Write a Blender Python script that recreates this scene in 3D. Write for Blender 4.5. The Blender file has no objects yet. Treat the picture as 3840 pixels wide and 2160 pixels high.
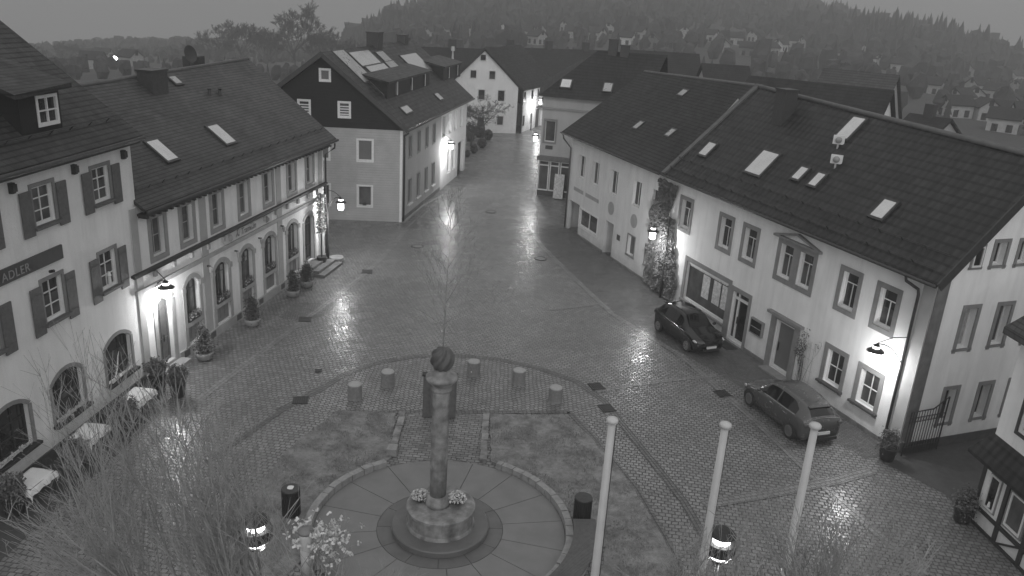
import bpy, bmesh, math, random
from mathutils import Vector, Matrix, noise
random.seed(11)
R = math.radians
scene = bpy.context.scene
COL = scene.collection

# ------------------------------------------------------------------ camera model
FPX, PITCH, ROLL, HC = 3050.0, R(19.4), R(-3.58), 15.0
_c, _s = math.cos(ROLL), math.sin(ROLL)
_U = Vector((-_s * math.cos(PITCH), _c * math.cos(PITCH), math.sin(PITCH)))
_Y = Vector((0, 0, -1)) + _U[2] * _U
_Y.normalize()
_X = _Y.cross(_U)
CM = Matrix((_X, _Y, _U))
K = 3840 / 2576.0


def ray(px, py):
    v = Vector((px * K - 1920, 1080 - py * K, -FPX))
    return (CM @ v).normalized()


def at(px, py, z=0.0):
    """point of the horizontal plane z that the plan pixel (2576 wide) falls on"""
    d = ray(px, py)
    t = (z - HC) / d.z
    return Vector((0, 0, HC)) + d * t


def atY(px, py, y):
    d = ray(px, py)
    return Vector((0, 0, HC)) + d * (y / d.y)


# ------------------------------------------------------------------ materials
class Nodes:
    def __init__(s, name):
        s.m = bpy.data.materials.new(name)
        s.m.use_nodes = True
        s.t = s.m.node_tree
        s.b = s.t.nodes['Principled BSDF']

    def n(s, kind, ins=None, **props):
        nd = s.t.nodes.new(kind)
        for k, v in props.items():
            setattr(nd, k, v)
        for k, v in (ins or {}).items():
            if isinstance(v, bpy.types.NodeSocket):
                s.t.links.new(v, nd.inputs[k])
            else:
                nd.inputs[k].default_value = v
        return nd

    def math(s, op, a, b=0.0, clamp=False):
        nd = s.t.nodes.new('ShaderNodeMath')
        nd.operation = op
        nd.use_clamp = clamp
        for i, v in enumerate((a, b)):
            if isinstance(v, bpy.types.NodeSocket):
                s.t.links.new(v, nd.inputs[i])
            else:
                nd.inputs[i].default_value = v
        return nd.outputs[0]

    def set(s, key, v):
        if isinstance(v, bpy.types.NodeSocket):
            s.t.links.new(v, s.b.inputs[key])
        else:
            s.b.inputs[key].default_value = v

    def noise(s, scale, detail=4, rough=.55, vec=None):
        ins = {'Scale': scale, 'Detail': detail, 'Roughness': rough}
        if vec is None:
            vec = s.n('ShaderNodeTexCoord').outputs['Object']
        ins['Vector'] = vec
        return s.n('ShaderNodeTexNoise', ins).outputs[0]

    def map(s, v, a, b, c, d):
        return s.n('ShaderNodeMapRange', {0: v, 1: a, 2: b, 3: c, 4: d}).outputs[0]

    def uv(s, rot=0.0):
        u = s.n('ShaderNodeUVMap').outputs[0]
        return s.n('ShaderNodeMapping', {'Vector': u, 'Rotation': (0, 0, rot)}).outputs[0]

    def bump(s, h, strength, dist):
        s.set('Normal', s.n('ShaderNodeBump', {'Height': h, 'Strength': strength, 'Distance': dist}).outputs[0])


def g3(v):
    return (v, v, v, 1)


def plain(name, col, rough=.7, var=.12, scale=4, bump=0, bscale=40, metal=0.0, spec=.5, streak=0, splash=0):
    N = Nodes(name)
    a = N.noise(scale, 5)
    v = N.map(a, .3, .7, col * (1 - var), col * (1 + var))
    if streak:
        tc = N.n('ShaderNodeTexCoord').outputs['Object']
        mp = N.n('ShaderNodeMapping', {'Vector': tc, 'Scale': (2.2, 2.2, .22)}).outputs[0]
        st = N.noise(1.3, 6, .6, mp)
        v = N.math('MULTIPLY', v, N.map(st, .42, .72, 1.0, 1 - streak))
    if splash:
        tc = N.n('ShaderNodeTexCoord').outputs['Object']
        zz = N.n('ShaderNodeSeparateXYZ', {0: tc}).outputs[2]
        zz = N.math('ADD', zz, N.math('MULTIPLY', N.math('SUBTRACT', N.noise(1.6, 6, .7), .5), 1.5))
        v = N.math('MULTIPLY', v, N.map(zz, .1, .9, 1 - splash, 1.0))
        pt = N.noise(.45, 2, .4)
        v = N.math('MULTIPLY', v, N.map(pt, .58, .6, 1.0, .965))
    N.set('Base Color', v)
    r = N.noise(scale * 2.3, 3)
    N.set('Roughness', N.map(r, .3, .7, rough * .85, min(1, rough * 1.15)))
    N.set('Metallic', metal)
    N.set('Specular IOR Level', spec)
    if bump:
        N.bump(N.noise(bscale, 4), bump, .02)
    return N.m


def emit(name, strength):
    N = Nodes(name)
    N.set('Base Color', g3(.8))
    N.set('Emission Color', g3(1))
    N.set('Emission Strength', strength)
    return N.m


def brickmat(name, lo, hi, mortar, bw, rh, ms=.012, rot=0.0, rough=.4, bump=.6, dist=.02, warp=.03, offset=.5,
             mrough=.7, big=.15, smooth=.5, wet=None, tilt=0.0):
    N = Nodes(name)
    uv = N.uv(rot)
    nz = N.n('ShaderNodeTexNoise', {'Vector': uv, 'Scale': 1.1, 'Detail': 2})
    nz2 = N.n('ShaderNodeTexNoise', {'Vector': uv, 'Scale': 9.0, 'Detail': 2})
    off = N.n('ShaderNodeVectorMath', {0: nz.outputs[1], 1: (.5, .5, .5)}, operation='SUBTRACT').outputs[0]
    off = N.n('ShaderNodeVectorMath', {0: off, 'Scale': warp * 6}, operation='SCALE').outputs[0]
    off2 = N.n('ShaderNodeVectorMath', {0: nz2.outputs[1], 1: (.5, .5, .5)}, operation='SUBTRACT').outputs[0]
    off2 = N.n('ShaderNodeVectorMath', {0: off2, 'Scale': warp}, operation='SCALE').outputs[0]
    v = N.n('ShaderNodeVectorMath', {0: uv, 1: off}, operation='ADD').outputs[0]
    v = N.n('ShaderNodeVectorMath', {0: v, 1: off2}, operation='ADD').outputs[0]
    b = N.n('ShaderNodeTexBrick', {'Vector': v, 'Color1': g3(0), 'Color2': g3(1), 'Mortar': g3(.5), 'Scale': 1.0,
                                   'Mortar Size': ms, 'Mortar Smooth': smooth, 'Bias': 0.0,
                                   'Brick Width': bw, 'Row Height': rh})
    b.offset = offset
    rnd = b.outputs['Color']
    fac = b.outputs['Fac']
    c = N.map(rnd, 0, 1, lo, hi)
    bg = N.noise(.35, 6, .65)
    c = N.math('MULTIPLY', c, N.map(bg, .35, .65, 1 - big * 1.1, 1 + big))
    mix = N.n('ShaderNodeMix', {0: fac, 2: c, 3: mortar})
    N.set('Base Color', mix.outputs[0])
    rr = N.map(N.noise(1.7, 4), .35, .65, rough * .7, rough * 1.3)
    mr = N.n('ShaderNodeMix', {0: fac, 2: rr, 3: mrough})
    N.set('Roughness', mr.outputs[0])
    h = N.math('SUBTRACT', 1.0, fac)
    h = N.math('ADD', h, N.math('MULTIPLY', rnd, .35))
    h = N.math('ADD', h, N.math('MULTIPLY', N.noise(14, 3, .5, uv), .35 + tilt))
    if wet:
        N.set('Coat Weight', N.math('MULTIPLY', N.math('SUBTRACT', 1.0, fac), N.map(N.noise(.28, 5, .6), .4, .6, wet * .75, wet)))
        N.set('Coat Roughness', N.map(N.noise(.8, 4), .35, .65, .19, .33))
        N.set('Coat IOR', 1.4)
        bn = N.n('ShaderNodeBump', {'Height': h, 'Strength': bump * .8, 'Distance': dist * .5}).outputs[0]
        wn = N.n('ShaderNodeTexWhiteNoise', {'W': rnd}, noise_dimensions='1D').outputs[1]
        tl = N.n('ShaderNodeVectorMath', {0: wn, 1: (.5, .5, .5)}, operation='SUBTRACT').outputs[0]
        tl = N.n('ShaderNodeVectorMath', {0: tl, 1: (.075, .075, 0)}, operation='MULTIPLY').outputs[0]
        bn = N.n('ShaderNodeVectorMath', {0: bn, 1: tl}, operation='ADD').outputs[0]
        bn = N.n('ShaderNodeVectorMath', {0: bn}, operation='NORMALIZE').outputs[0]
        N.t.links.new(bn, N.b.inputs['Coat Normal'])
    N.bump(h, bump, dist)
    return N.m


def tilemat(name, col, tw, th, rough=.6, bump=.7, kind='pan', var=.18, dip=.1):
    """roof covering: courses th up the slope, tiles tw wide"""
    N = Nodes(name)
    uv = N.uv(0)
    sep = N.n('ShaderNodeSeparateXYZ', {0: uv})
    U, V = sep.outputs[0], sep.outputs[1]
    row = N.math('DIVIDE', V, th)
    fr = N.math('FRACT', row)
    rowi = N.math('FLOOR', row)
    if kind == 'slate':
        uu = N.math('DIVIDE', N.math('ADD', U, N.math('MULTIPLY', V, .55)), tw)
        fu = N.math('FRACT', uu)
        h = N.math('ADD', N.math('MULTIPLY', N.math('SUBTRACT', 1.0, fr), 1.0), N.math('MULTIPLY', fu, .5))
    else:
        uu = N.math('DIVIDE', U, tw)
        wave = N.math('SINE', N.math('MULTIPLY', uu, 2 * math.pi))
        h = N.math('ADD', N.math('MULTIPLY', N.math('SUBTRACT', 1.0, fr), 1.0), N.math('MULTIPLY', wave, .45))
    cell = N.n('ShaderNodeCombineXYZ', {0: N.math('FLOOR', uu), 1: rowi, 2: 0.0}).outputs[0]
    wn = N.n('ShaderNodeTexWhiteNoise', {'Vector': cell}, noise_dimensions='2D').outputs[0]
    c = N.map(wn, 0, 1, col * (1 - var), col * (1 + var))
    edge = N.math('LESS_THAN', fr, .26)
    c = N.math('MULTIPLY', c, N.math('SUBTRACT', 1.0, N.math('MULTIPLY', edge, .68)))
    c = N.math('MULTIPLY', c, N.map(N.noise(.5, 6, .65), .3, .7, .8, 1.2))
    if kind == 'slate':
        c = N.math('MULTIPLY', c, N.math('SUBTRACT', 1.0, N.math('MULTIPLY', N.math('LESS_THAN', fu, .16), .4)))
    else:
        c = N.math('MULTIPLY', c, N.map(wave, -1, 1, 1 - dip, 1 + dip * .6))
    N.set('Base Color', c)
    N.set('Specular IOR Level', .3)
    c = N.math('MULTIPLY', c, N.map(N.noise(.18, 4, .7), .4, .6, .82, 1.15))
    N.set('Base Color', c)
    N.set('Roughness', N.map(N.noise(2.5, 4), .3, .7, rough * .8, rough * 1.2))
    N.bump(h, bump, .03)
    return N.m


def sidingmat(name, col, h=.16, rough=.6):
    N = Nodes(name)
    uv = N.uv(0)
    V = N.n('ShaderNodeSeparateXYZ', {0: uv}).outputs[1]
    fr = N.math('FRACT', N.math('DIVIDE', V, h))
    e = N.math('LESS_THAN', fr, .1)
    c = N.math('MULTIPLY', N.map(N.noise(1.2, 5), .3, .7, col * .9, col * 1.1),
               N.math('SUBTRACT', 1.0, N.math('MULTIPLY', e, .3)))
    N.set('Base Color', c)
    N.set('Roughness', rough)
    N.set('Specular IOR Level', .25)
    N.bump(fr, .5, .015)
    return N.m


def blotchy(name, c0, c1, scale, rough=.9, bump=.6, bscale=30, fine=9.0):
    N = Nodes(name)
    a = N.noise(scale, 6, .62)
    b = N.noise(fine, 5, .7)
    v = N.math('ADD', N.math('MULTIPLY', a, .6), N.math('MULTIPLY', b, .4))
    N.set('Base Color', N.map(v, .38, .62, c0, c1))
    N.set('Roughness', rough)
    N.bump(N.noise(bscale, 5, .7), bump, .04)
    return N.m


M = {}
M['cobble'] = brickmat('wet_cobble', .14, .225, .065, .205, .175, .021, R(8), .5, .9, .025, .035, mrough=.7, wet=1.0, tilt=.1)
M['cobble_cross'] = brickmat('wet_cobble_cross', .14, .225, .065, .20, .17, .021, R(-32), .5, .9, .025, .035, wet=.9, tilt=.1)
M['cobble_bond'] = brickmat('wet_cobble_bond', .12, .22, .035, .27, .15, .014, R(2), .5, .8, .02, .012, wet=.8, tilt=.1)
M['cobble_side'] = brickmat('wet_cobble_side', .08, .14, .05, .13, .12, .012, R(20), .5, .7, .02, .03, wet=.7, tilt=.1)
M['strip'] = brickmat('gutter_sett', .075, .13, .04, .16, .12, .014, 0, .5, .8, .02, .01, offset=0.0, wet=.8)
M['strip_light'] = brickmat('light_sett', .15, .23, .08, .22, .16, .014, 0, .5, .8, .02, .01, wet=.8)
M['slab'] = plain('paving_slab', .18, .5, .12, 1.2, .3, 60)
M['slab_dark'] = plain('dark_paving_slab', .12, .5, .15, 2, .3, 60)
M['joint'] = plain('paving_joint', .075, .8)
M['stone'] = plain('weathered_sandstone', .24, .75, .45, 3.5, .5, 30, streak=.5)
M['hill_wall'] = plain('distant_house_wall', .42, .9, .15, 1.5)
M['stone_dark'] = plain('dark_carved_stone', .10, .6, .3, 4, .4, 40, streak=.3)
M['stone_light'] = plain('light_stone', .27, .75, .2, 5, .4, 40)
M['granite'] = plain('granite_bollard', .19, .7, .2, 12, .4, 90)
M['granite_top'] = plain('granite_top', .34, .6, .12, 12, .3, 90)
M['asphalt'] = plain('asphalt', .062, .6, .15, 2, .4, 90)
M['lawn'] = blotchy('winter_lawn', .11, .29, 1.6, .9, .9, 28, 8)
M['grass'] = plain('grass_blade', .24, .8, .4, 2.2)
M['soil'] = blotchy('planting_soil', .08, .2, 1.5, .95, .8, 20)
M['field'] = blotchy('hill_ground', .03, .06, .02, .95, 0, 1, .12)
M['white_wall'] = plain('white_render', .78, .9, .07, .7, .3, 60, streak=.13, splash=.22)
M['hotel_wall'] = plain('rough_white_render', .76, .9, .07, .6, .8, 25, streak=.12, splash=.2)
M['cream_wall'] = plain('cream_render', .66, .9, .05, .8, .2, 60, streak=.14, splash=.25)
M['side_wall'] = plain('gable_render', .82, .9, .06, .7, .2, 60, streak=.14, splash=.2)
M['pale_wall'] = plain('pale_render', .42, .9, .06, .8, .2, 60, streak=.12)
M['far_wall'] = plain('far_white_render', .85, .9, .06, .8, .1, 60, streak=.1)
M['plinth'] = plain('plinth_stone', .16, .8, .2, 3, .4, 30, streak=.3)
M['plinth_dark'] = plain('dark_plinth', .07, .8, .2, 3, .4, 30)
M['trim'] = plain('grey_stone_trim', .22, .8, .12, 3, .2, 40, streak=.15)
M['trim_light'] = plain('light_stone_trim', .34, .8, .1, 3, .2, 40, streak=.15)
M['trim_mid'] = plain('mid_stone_trim', .27, .8, .1, 3, .2, 40)
M['band'] = plain('painted_band', .36, .85, .08, 2)
M['wood'] = plain('shutter_wood', .105, .7, .2, 8, .3, 60)
M['wood_dark'] = plain('dark_timber', .03, .7, .25, 8, .3, 60)
M['wood_door'] = plain('oak_door', .09, .5, .2, 6, .3, 60)
M['panel'] = plain('window_base_panel', .20, .6, .12, 5, .2, 50)
M['frame'] = plain('white_window_frame', .72, .4, .05, 6)
M['frame_grey'] = plain('grey_window_frame', .35, .4, .1, 6)
M['blind'] = sidingmat('roller_blind', .16, .07, .6)
M['curtain'] = plain('net_curtain', .34, .9, .25, 12)
M['metal_dark'] = plain('dark_iron', .03, .5, .2, 8, metal=.3)
M['pipe'] = plain('zinc_pipe', .10, .45, .2, 6, metal=.5)
M['gutter'] = plain('dark_gutter', .05, .5, .2, 6, metal=.3)
M['white_paint'] = plain('white_pole_paint', .55, .35, .06, 3, streak=.12)
M['sign_board'] = plain('dark_sign_board', .055, .6, .1, 4)
M['letter'] = plain('pale_lettering', .26, .6, .1, 5)
M['letter_soft'] = plain('sign_lettering', .12, .8, .2, 5)
M['sign_plate'] = plain('painted_sign_plate', .50, .8, .08, 4)
M['poster'] = blotchy('poster_paper', .35, .75, 6, .7, 0, 1, 22)
M['cloth'] = plain('white_tablecloth', .75, .8, .06, 3, .5, 7)
M['pot_dark'] = plain('black_planter', .03, .5, .2, 6)
M['pot_pale'] = plain('pale_stone_bowl', .26, .8, .15, 4, .3, 30)
M['leaf'] = plain('evergreen_leaf', .13, .7, .35, 9)
M['leaf_dark'] = plain('dark_needle', .08, .8, .3, 9)
M['ivy'] = plain('ivy_leaf', .17, .85, .4, 3)
M['bark'] = plain('bare_bark', .29, .85, .25, 6)
M['bark_far'] = plain('grey_bark', .07, .9, .2, 2)
M['bark_dark'] = plain('dark_bark', .075, .85, .25, 6)
M['flower'] = plain('white_blossom', .62, .8, .12, 14)
M['bud'] = plain('pale_bud', .42, .8, .12, 14)
M['forest'] = plain('forest_tree', .035, .95, .65, .13)
M['slate'] = tilemat('slate_roof', .06, .24, .17, .55, .6, 'slate')
M['slate_hotel'] = tilemat('old_slate_roof', .042, .26, .2, .6, .8, 'slate', .22)
M['pan'] = tilemat('dark_pantile', .028, .34, .38, .5, .9, 'pan', .22, .3)
M['pan_old'] = tilemat('smooth_tile', .036, .2, .24, .85, .35, 'pan', .08)
M['pan_grey'] = tilemat('grey_house_tile', .032, .26, .32, .5, .6, 'pan')
M['roof_far'] = tilemat('far_dark_roof', .02, .3, .35, .7, .3, 'pan')
M['roof_far_light'] = tilemat('far_light_roof', .06, .3, .35, .7, .2, 'pan')
M['slate_gable'] = sidingmat('slate_cladding', .012, .2, .6)
M['siding'] = sidingmat('grey_weatherboard', .40, .17)
M['ridge'] = plain('ridge_tile', .10, .6, .2, 3)
M['ridge_dark'] = plain('dark_ridge_tile', .055, .6, .2, 3)
M['chimney'] = plain('slate_clad_chimney', .045, .6, .2, 5)
M['paint_black'] = plain('black_car_paint', .008, .12, .1, 2, spec=.6)
M['paint_grey'] = plain('grey_car_paint', .105, .25, .05, 2, metal=.5, spec=.6)
M['rubber'] = plain('tyre_rubber', .02, .8)
M['rim'] = plain('alloy_rim', .35, .3, .1, 8, metal=.8)
M['rim_dark'] = plain('dark_rim', .2, .4, .1, 8, metal=.6)
M['plate'] = plain('number_plate', .6, .5, .05, 4)
M['chrome'] = plain('chrome_trim', .6, .15, .05, 4, metal=1)
M['tail'] = plain('tail_lamp_glass', .06, .15)
M['mirror_lamp'] = plain('headlamp_glass', .55, .08, .1, 4, metal=.7)
M['solar'] = plain('solar_collector_glass', .62, .22, .06, 1.5, metal=.75)
M['solar_dim'] = plain('solar_panel_glass', .42, .3, .1, 1.5, metal=.6)
M['skylight'] = plain('roof_window_glass', .66, .15, .06, 2, metal=.8)
M['glow'] = emit('lamp_glass', 9.0)
M['glow_small'] = emit('distant_lamp', 30.0)
M['lit_window'] = emit('lit_window', .8)


def glassmat(name, col, rough):
    N = Nodes(name)
    N.set('Base Color', N.map(N.noise(1.5, 3), .3, .7, col * .5, col * 1.5))
    N.set('Roughness', rough)
    N.set('Specular IOR Level', .6)
    return N.m


M['glass'] = glassmat('window_glass', .022, .06)
M['glass_mid'] = glassmat('window_glass_curtained', .07, .1)
M['glass_car'] = glassmat('car_glass', .008, .04)
# striped solar collector
N = Nodes('ribbed_collector')
_u = N.n('ShaderNodeSeparateXYZ', {0: N.uv(0)}).outputs[0]
_f = N.math('LESS_THAN', N.math('FRACT', N.math('DIVIDE', _u, .55)), .07)
N.set('Base Color', N.math('SUBTRACT', .66, N.math('MULTIPLY', _f, .3)))
N.set('Metallic', .75)
N.set('Roughness', .25)
M['solar_rib'] = N.m


# ------------------------------------------------------------------ mesh helpers
ROOT = {}          # world location of each object's top-level root


class Frame:
    """a wall frame: u along, d outwards, z up"""
    def __init__(s, a, b):
        s.o = Vector((a[0], a[1], 0))
        b = Vector((b[0], b[1], 0))
        s.L = (b - s.o).length
        s.u = (b - s.o).normalized()
        s.n = Vector((s.u.y, -s.u.x, 0))

    def p(s, u, d, z):
        return s.o + s.u * u + s.n * d + Vector((0, 0, z))


class Local(Frame):
    def __init__(s, loc=(0, 0, 0), rot=0.0):
        s.o = Vector(loc)
        s.u = Vector((math.cos(rot), math.sin(rot), 0))
        s.n = Vector((-math.sin(rot), math.cos(rot), 0))


LOC = Local()


class MB:
    def __init__(s):
        s.v, s.f, s.m = [], [], []

    def add(s, vs, fs, m=0):
        k = len(s.v)
        s.v += [Vector(v) for v in vs]
        s.f += [tuple(i + k for i in f) for f in fs]
        s.m += [m] * len(fs)
        return s

    def quad(s, a, b, c, d, m=0):
        return s.add((a, b, c, d), ((0, 1, 2, 3),), m)

    def poly(s, pts, m=0):
        return s.add(pts, (tuple(range(len(pts))),), m)

    def box(s, F, u0, u1, d0, d1, z0, z1, m=0):
        P = [F.p(u, d, z) for z in (z0, z1) for u, d in ((u0, d0), (u1, d0), (u1, d1), (u0, d1))]
        return s.add(P, ((0, 3, 2, 1), (4, 5, 6, 7), (0, 1, 5, 4), (1, 2, 6, 5), (2, 3, 7, 6), (3, 0, 4, 7)), m)

    def prism(s, pts, vec, m=0):
        """extrude a polygon (world points) along vec"""
        n = len(pts)
        P = list(pts) + [Vector(p) + Vector(vec) for p in pts]
        fs = [tuple(range(n))[::-1], tuple(range(n, 2 * n))]
        fs += [(i, (i + 1) % n, n + (i + 1) % n, n + i) for i in range(n)]
        return s.add(P, fs, m)

    def tube(s, pts, rads, k=6, m=0, cap=True):
        pts = [Vector(p) for p in pts]
        if not hasattr(rads, '__len__'):
            rads = [rads] * len(pts)
        base = len(s.v)
        for i, p in enumerate(pts):
            t = (pts[min(i + 1, len(pts) - 1)] - pts[max(i - 1, 0)])
            t = t.normalized() if t.length > 1e-9 else Vector((0, 0, 1))
            a = t.cross(Vector((0, 0, 1)) if abs(t.z) < .9 else Vector((1, 0, 0))).normalized()
            b = t.cross(a)
            for j in range(k):
                an = 2 * math.pi * j / k
                s.v.append(p + (a * math.cos(an) + b * math.sin(an)) * rads[i])
        for i in range(len(pts) - 1):
            for j in range(k):
                q = base + i * k
                s.f.append((q + j, q + (j + 1) % k, q + k + (j + 1) % k, q + k + j))
                s.m.append(m)
        if cap:
            s.f.append(tuple(base + j for j in range(k))[::-1])
            s.f.append(tuple(base + (len(pts) - 1) * k + j for j in range(k)))
            s.m += [m, m]
        return s

    def lathe(s, prof, c=(0, 0, 0), k=24, m=0):
        c = Vector(c)
        base = len(s.v)
        for r, z in prof:
            for j in range(k):
                a = 2 * math.pi * j / k
                s.v.append(c + Vector((r * math.cos(a), r * math.sin(a), z)))
        for i in range(len(prof) - 1):
            for j in range(k):
                q = base + i * k
                s.f.append((q + j, q + (j + 1) % k, q + k + (j + 1) % k, q + k + j))
                s.m.append(m)
        s.f.append(tuple(base + j for j in range(k))[::-1])
        s.f.append(tuple(base + (len(prof) - 1) * k + j for j in range(k)))
        s.m += [m, m]
        return s

    def blob(s, c, rx, ry, rz, seed=0, amp=.15, m=0, seg=8, rings=5):
        c = Vector(c)
        base = len(s.v)
        s.v.append(c + Vector((0, 0, -rz)))
        for i in range(1, rings):
            th = math.pi * i / rings
            for j in range(seg):
                ph = 2 * math.pi * j / seg
                d = Vector((math.sin(th) * math.cos(ph), math.sin(th) * math.sin(ph), -math.cos(th)))
                q = 1 + amp * noise.noise(d * 2.3 + Vector((seed * 3.1, seed, 0))) * 2
                s.v.append(c + Vector((d.x * rx, d.y * ry, d.z * rz)) * q)
        s.v.append(c + Vector((0, 0, rz)))
        top = len(s.v) - 1
        for j in range(seg):
            s.f.append((base, base + 1 + (j + 1) % seg, base + 1 + j))
            s.f.append((top, top - seg + j, top - seg + (j + 1) % seg))
            s.m += [m, m]
        for i in range(rings - 2):
            for j in range(seg):
                q = base + 1 + i * seg
                s.f.append((q + j, q + (j + 1) % seg, q + seg + (j + 1) % seg, q + seg + j))
                s.m.append(m)
        return s

    def leaf(s, p, size, rnd):
        d = Vector((rnd.uniform(-1, 1), rnd.uniform(-1, 1), rnd.uniform(-1, 1))).normalized()
        e = d.orthogonal().normalized()
        e2 = d.cross(e)
        a = rnd.uniform(0, 6.28)
        x = (e * math.cos(a) + e2 * math.sin(a)) * size
        y = d.cross(x).normalized() * size * .6
        return s.quad(p - x - y, p + x - y, p + x + y, p - x + y)

    def build(s, name, mat, parent=None, at=None, smooth=False, recalc=True, uv=True, bevel=0):
        org = ROOT[parent] if parent else (Vector(at) if at is not None else Vector((0, 0, 0)))
        me = bpy.data.meshes.new(name)
        me.from_pydata([v - org for v in s.v], [], s.f)
        mats = mat if isinstance(mat, (list, tuple)) else [mat]
        for x in mats:
            me.materials.append(M[x] if isinstance(x, str) else x)
        if len(mats) > 1:
            me.polygons.foreach_set('material_index', s.m)
        if recalc:
            bm = bmesh.new()
            bm.from_mesh(me)
            bmesh.ops.recalc_face_normals(bm, faces=bm.faces)
            bm.to_mesh(me)
            bm.free()
        if uv:
            ul = me.uv_layers.new(name='UVMap').data
            vs = me.vertices
            for p in me.polygons:
                n = p.normal
                if abs(n.z) > .995:
                    a, b = Vector((1, 0, 0)), Vector((0, 1, 0))
                else:
                    a = Vector((-n.y, n.x, 0)).normalized()
                    b = n.cross(a)
                    if b.z < 0:
                        b = -b
                    if a.x < 0 or (abs(a.x) < 1e-4 and a.y < 0):
                        a = -a
                for li in p.loop_indices:
                    c = vs[me.loops[li].vertex_index].co + org
                    ul[li].uv = (c.dot(a), c.dot(b))
        if smooth:
            me.polygons.foreach_set('use_smooth', [True] * len(me.polygons))
        o = bpy.data.objects.new(name, me)
        COL.objects.link(o)
        if parent:
            o.parent = parent
            ROOT[o] = org
        else:
            o.location = org
            ROOT[o] = org
        if bevel:
            b = o.modifiers.new('bevel', 'BEVEL')
            b.width = bevel
            b.segments = 2
            b.limit_method = 'ANGLE'
        return o


def thing(name, label, cat, loc, group=None, rot=0.0):
    o = bpy.data.objects.new(name, None)
    o.empty_display_size = .2
    COL.objects.link(o)
    o.location = Vector(loc)
    o.rotation_euler = (0, 0, rot)
    ROOT[o] = Vector(loc) if rot == 0 else Vector(loc)
    o['label'] = label
    o['category'] = cat
    if group:
        o['group'] = group
    return o


def local_thing(name, label, cat, group=None):
    """thing modelled round the origin, to be moved afterwards"""
    return thing(name, label, cat, (0, 0, 0), group)


def tag(o, label, cat, group=None):
    o['label'] = label
    o['category'] = cat
    if group:
        o['group'] = group
    return o


def struct(o, kind='structure'):
    o['kind'] = kind
    return o


def place(o, loc, rot=0.0, label=None, scale=1.0):
    o.location = Vector(loc)
    o.rotation_euler = (0, 0, rot)
    o.scale = (scale,) * 3
    if label:
        o['label'] = label
    return o


def dup(root, loc, rot=0.0, label=None, scale=1.0):
    def cp(o, par):
        c = o.copy()
        COL.objects.link(c)
        c.parent = par
        for ch in list(o.children):
            cp(ch, c)
        return c
    r = cp(root, None)
    return place(r, loc, rot, label, scale)


def text(F, u, d, z, size, s, mat, parent, name='lettering', shear=0.0, spacing=1.0, thick=.008, slope=0.0):
    cu = bpy.data.curves.new(name, 'FONT')
    cu.body = s
    cu.size = size
    cu.shear = shear
    cu.space_character = spacing
    cu.extrude = thick
    cu.materials.append(M[mat])
    tmp = bpy.data.objects.new(name, cu)
    COL.objects.link(tmp)
    bpy.context.view_layer.update()
    me = bpy.data.meshes.new_from_object(tmp.evaluated_get(bpy.context.evaluated_depsgraph_get()))
    bpy.data.objects.remove(tmp)
    o = bpy.data.objects.new(name, me)
    COL.objects.link(o)
    X = (F.u + Vector((0, 0, slope))).normalized()
    m = Matrix((X, Vector((0, 0, 1)), F.n)).transposed().to_4x4()
    p = F.p(u, d, z) - ROOT[parent]
    m.translation = p
    o.parent = parent
    o.matrix_local = m
    return o


WRN = random.Random(4)


# ------------------------------------------------------------------ wall with openings
def arch_pts(u0, u1, zs, rise, k=8):
    """points of a segmental arch from (u0,zs) to (u1,zs)"""
    w = (u1 - u0) / 2
    r = (w * w + rise * rise) / (2 * rise)
    cz = zs + rise - r
    a = math.asin(min(1, w / r))
    return [((u0 + u1) / 2 + r * math.sin(t), cz + r * math.cos(t)) for t in [-a + 2 * a * i / k for i in range(k + 1)]]


def wall(F, u0, u1, z0, z1, holes, depth=.22, thick=.3, mb=None):
    """holes: (u0,u1,z0,z1,rise). Faces at d=0, reveals going inwards"""
    mb = mb or MB()
    us = sorted({u0, u1, *[h[0] for h in holes], *[h[1] for h in holes]})
    zs = sorted({z0, z1, *[h[2] for h in holes], *[h[3] for h in holes]})
    us = [u for u in us if u0 <= u <= u1]
    zs = [z for z in zs if z0 <= z <= z1]
    for i in range(len(us) - 1):
        for j in range(len(zs) - 1):
            cu, cz = (us[i] + us[i + 1]) / 2, (zs[j] + zs[j + 1]) / 2
            if any(h[0] < cu < h[1] and h[2] < cz < h[3] for h in holes):
                continue
            mb.quad(F.p(us[i], 0, zs[j]), F.p(us[i + 1], 0, zs[j]), F.p(us[i + 1], 0, zs[j + 1]), F.p(us[i], 0, zs[j + 1]))
    for h in holes:
        a, b, c, d = h[:4]
        rise = h[4] if len(h) > 4 else 0
        D = -depth
        mb.quad(F.p(a, 0, c), F.p(b, 0, c), F.p(b, D, c), F.p(a, D, c))
        top = d - rise
        mb.quad(F.p(a, 0, c), F.p(a, 0, top), F.p(a, D, top), F.p(a, D, c))
        mb.quad(F.p(b, 0, c), F.p(b, 0, top), F.p(b, D, top), F.p(b, D, c))
        if rise:
            ap = arch_pts(a, b, top, rise)
            for (p, q), (r_, s_) in zip(ap[:-1], ap[1:]):
                mb.quad(F.p(p, 0, q), F.p(r_, 0, s_), F.p(r_, 0, d + 1e-4), F.p(p, 0, d + 1e-4))
                mb.quad(F.p(p, 0, q), F.p(r_, 0, s_), F.p(r_, D, s_), F.p(p, D, q))
        else:
            mb.quad(F.p(a, 0, d), F.p(b, 0, d), F.p(b, D, d), F.p(a, D, d))
    return mb


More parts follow.
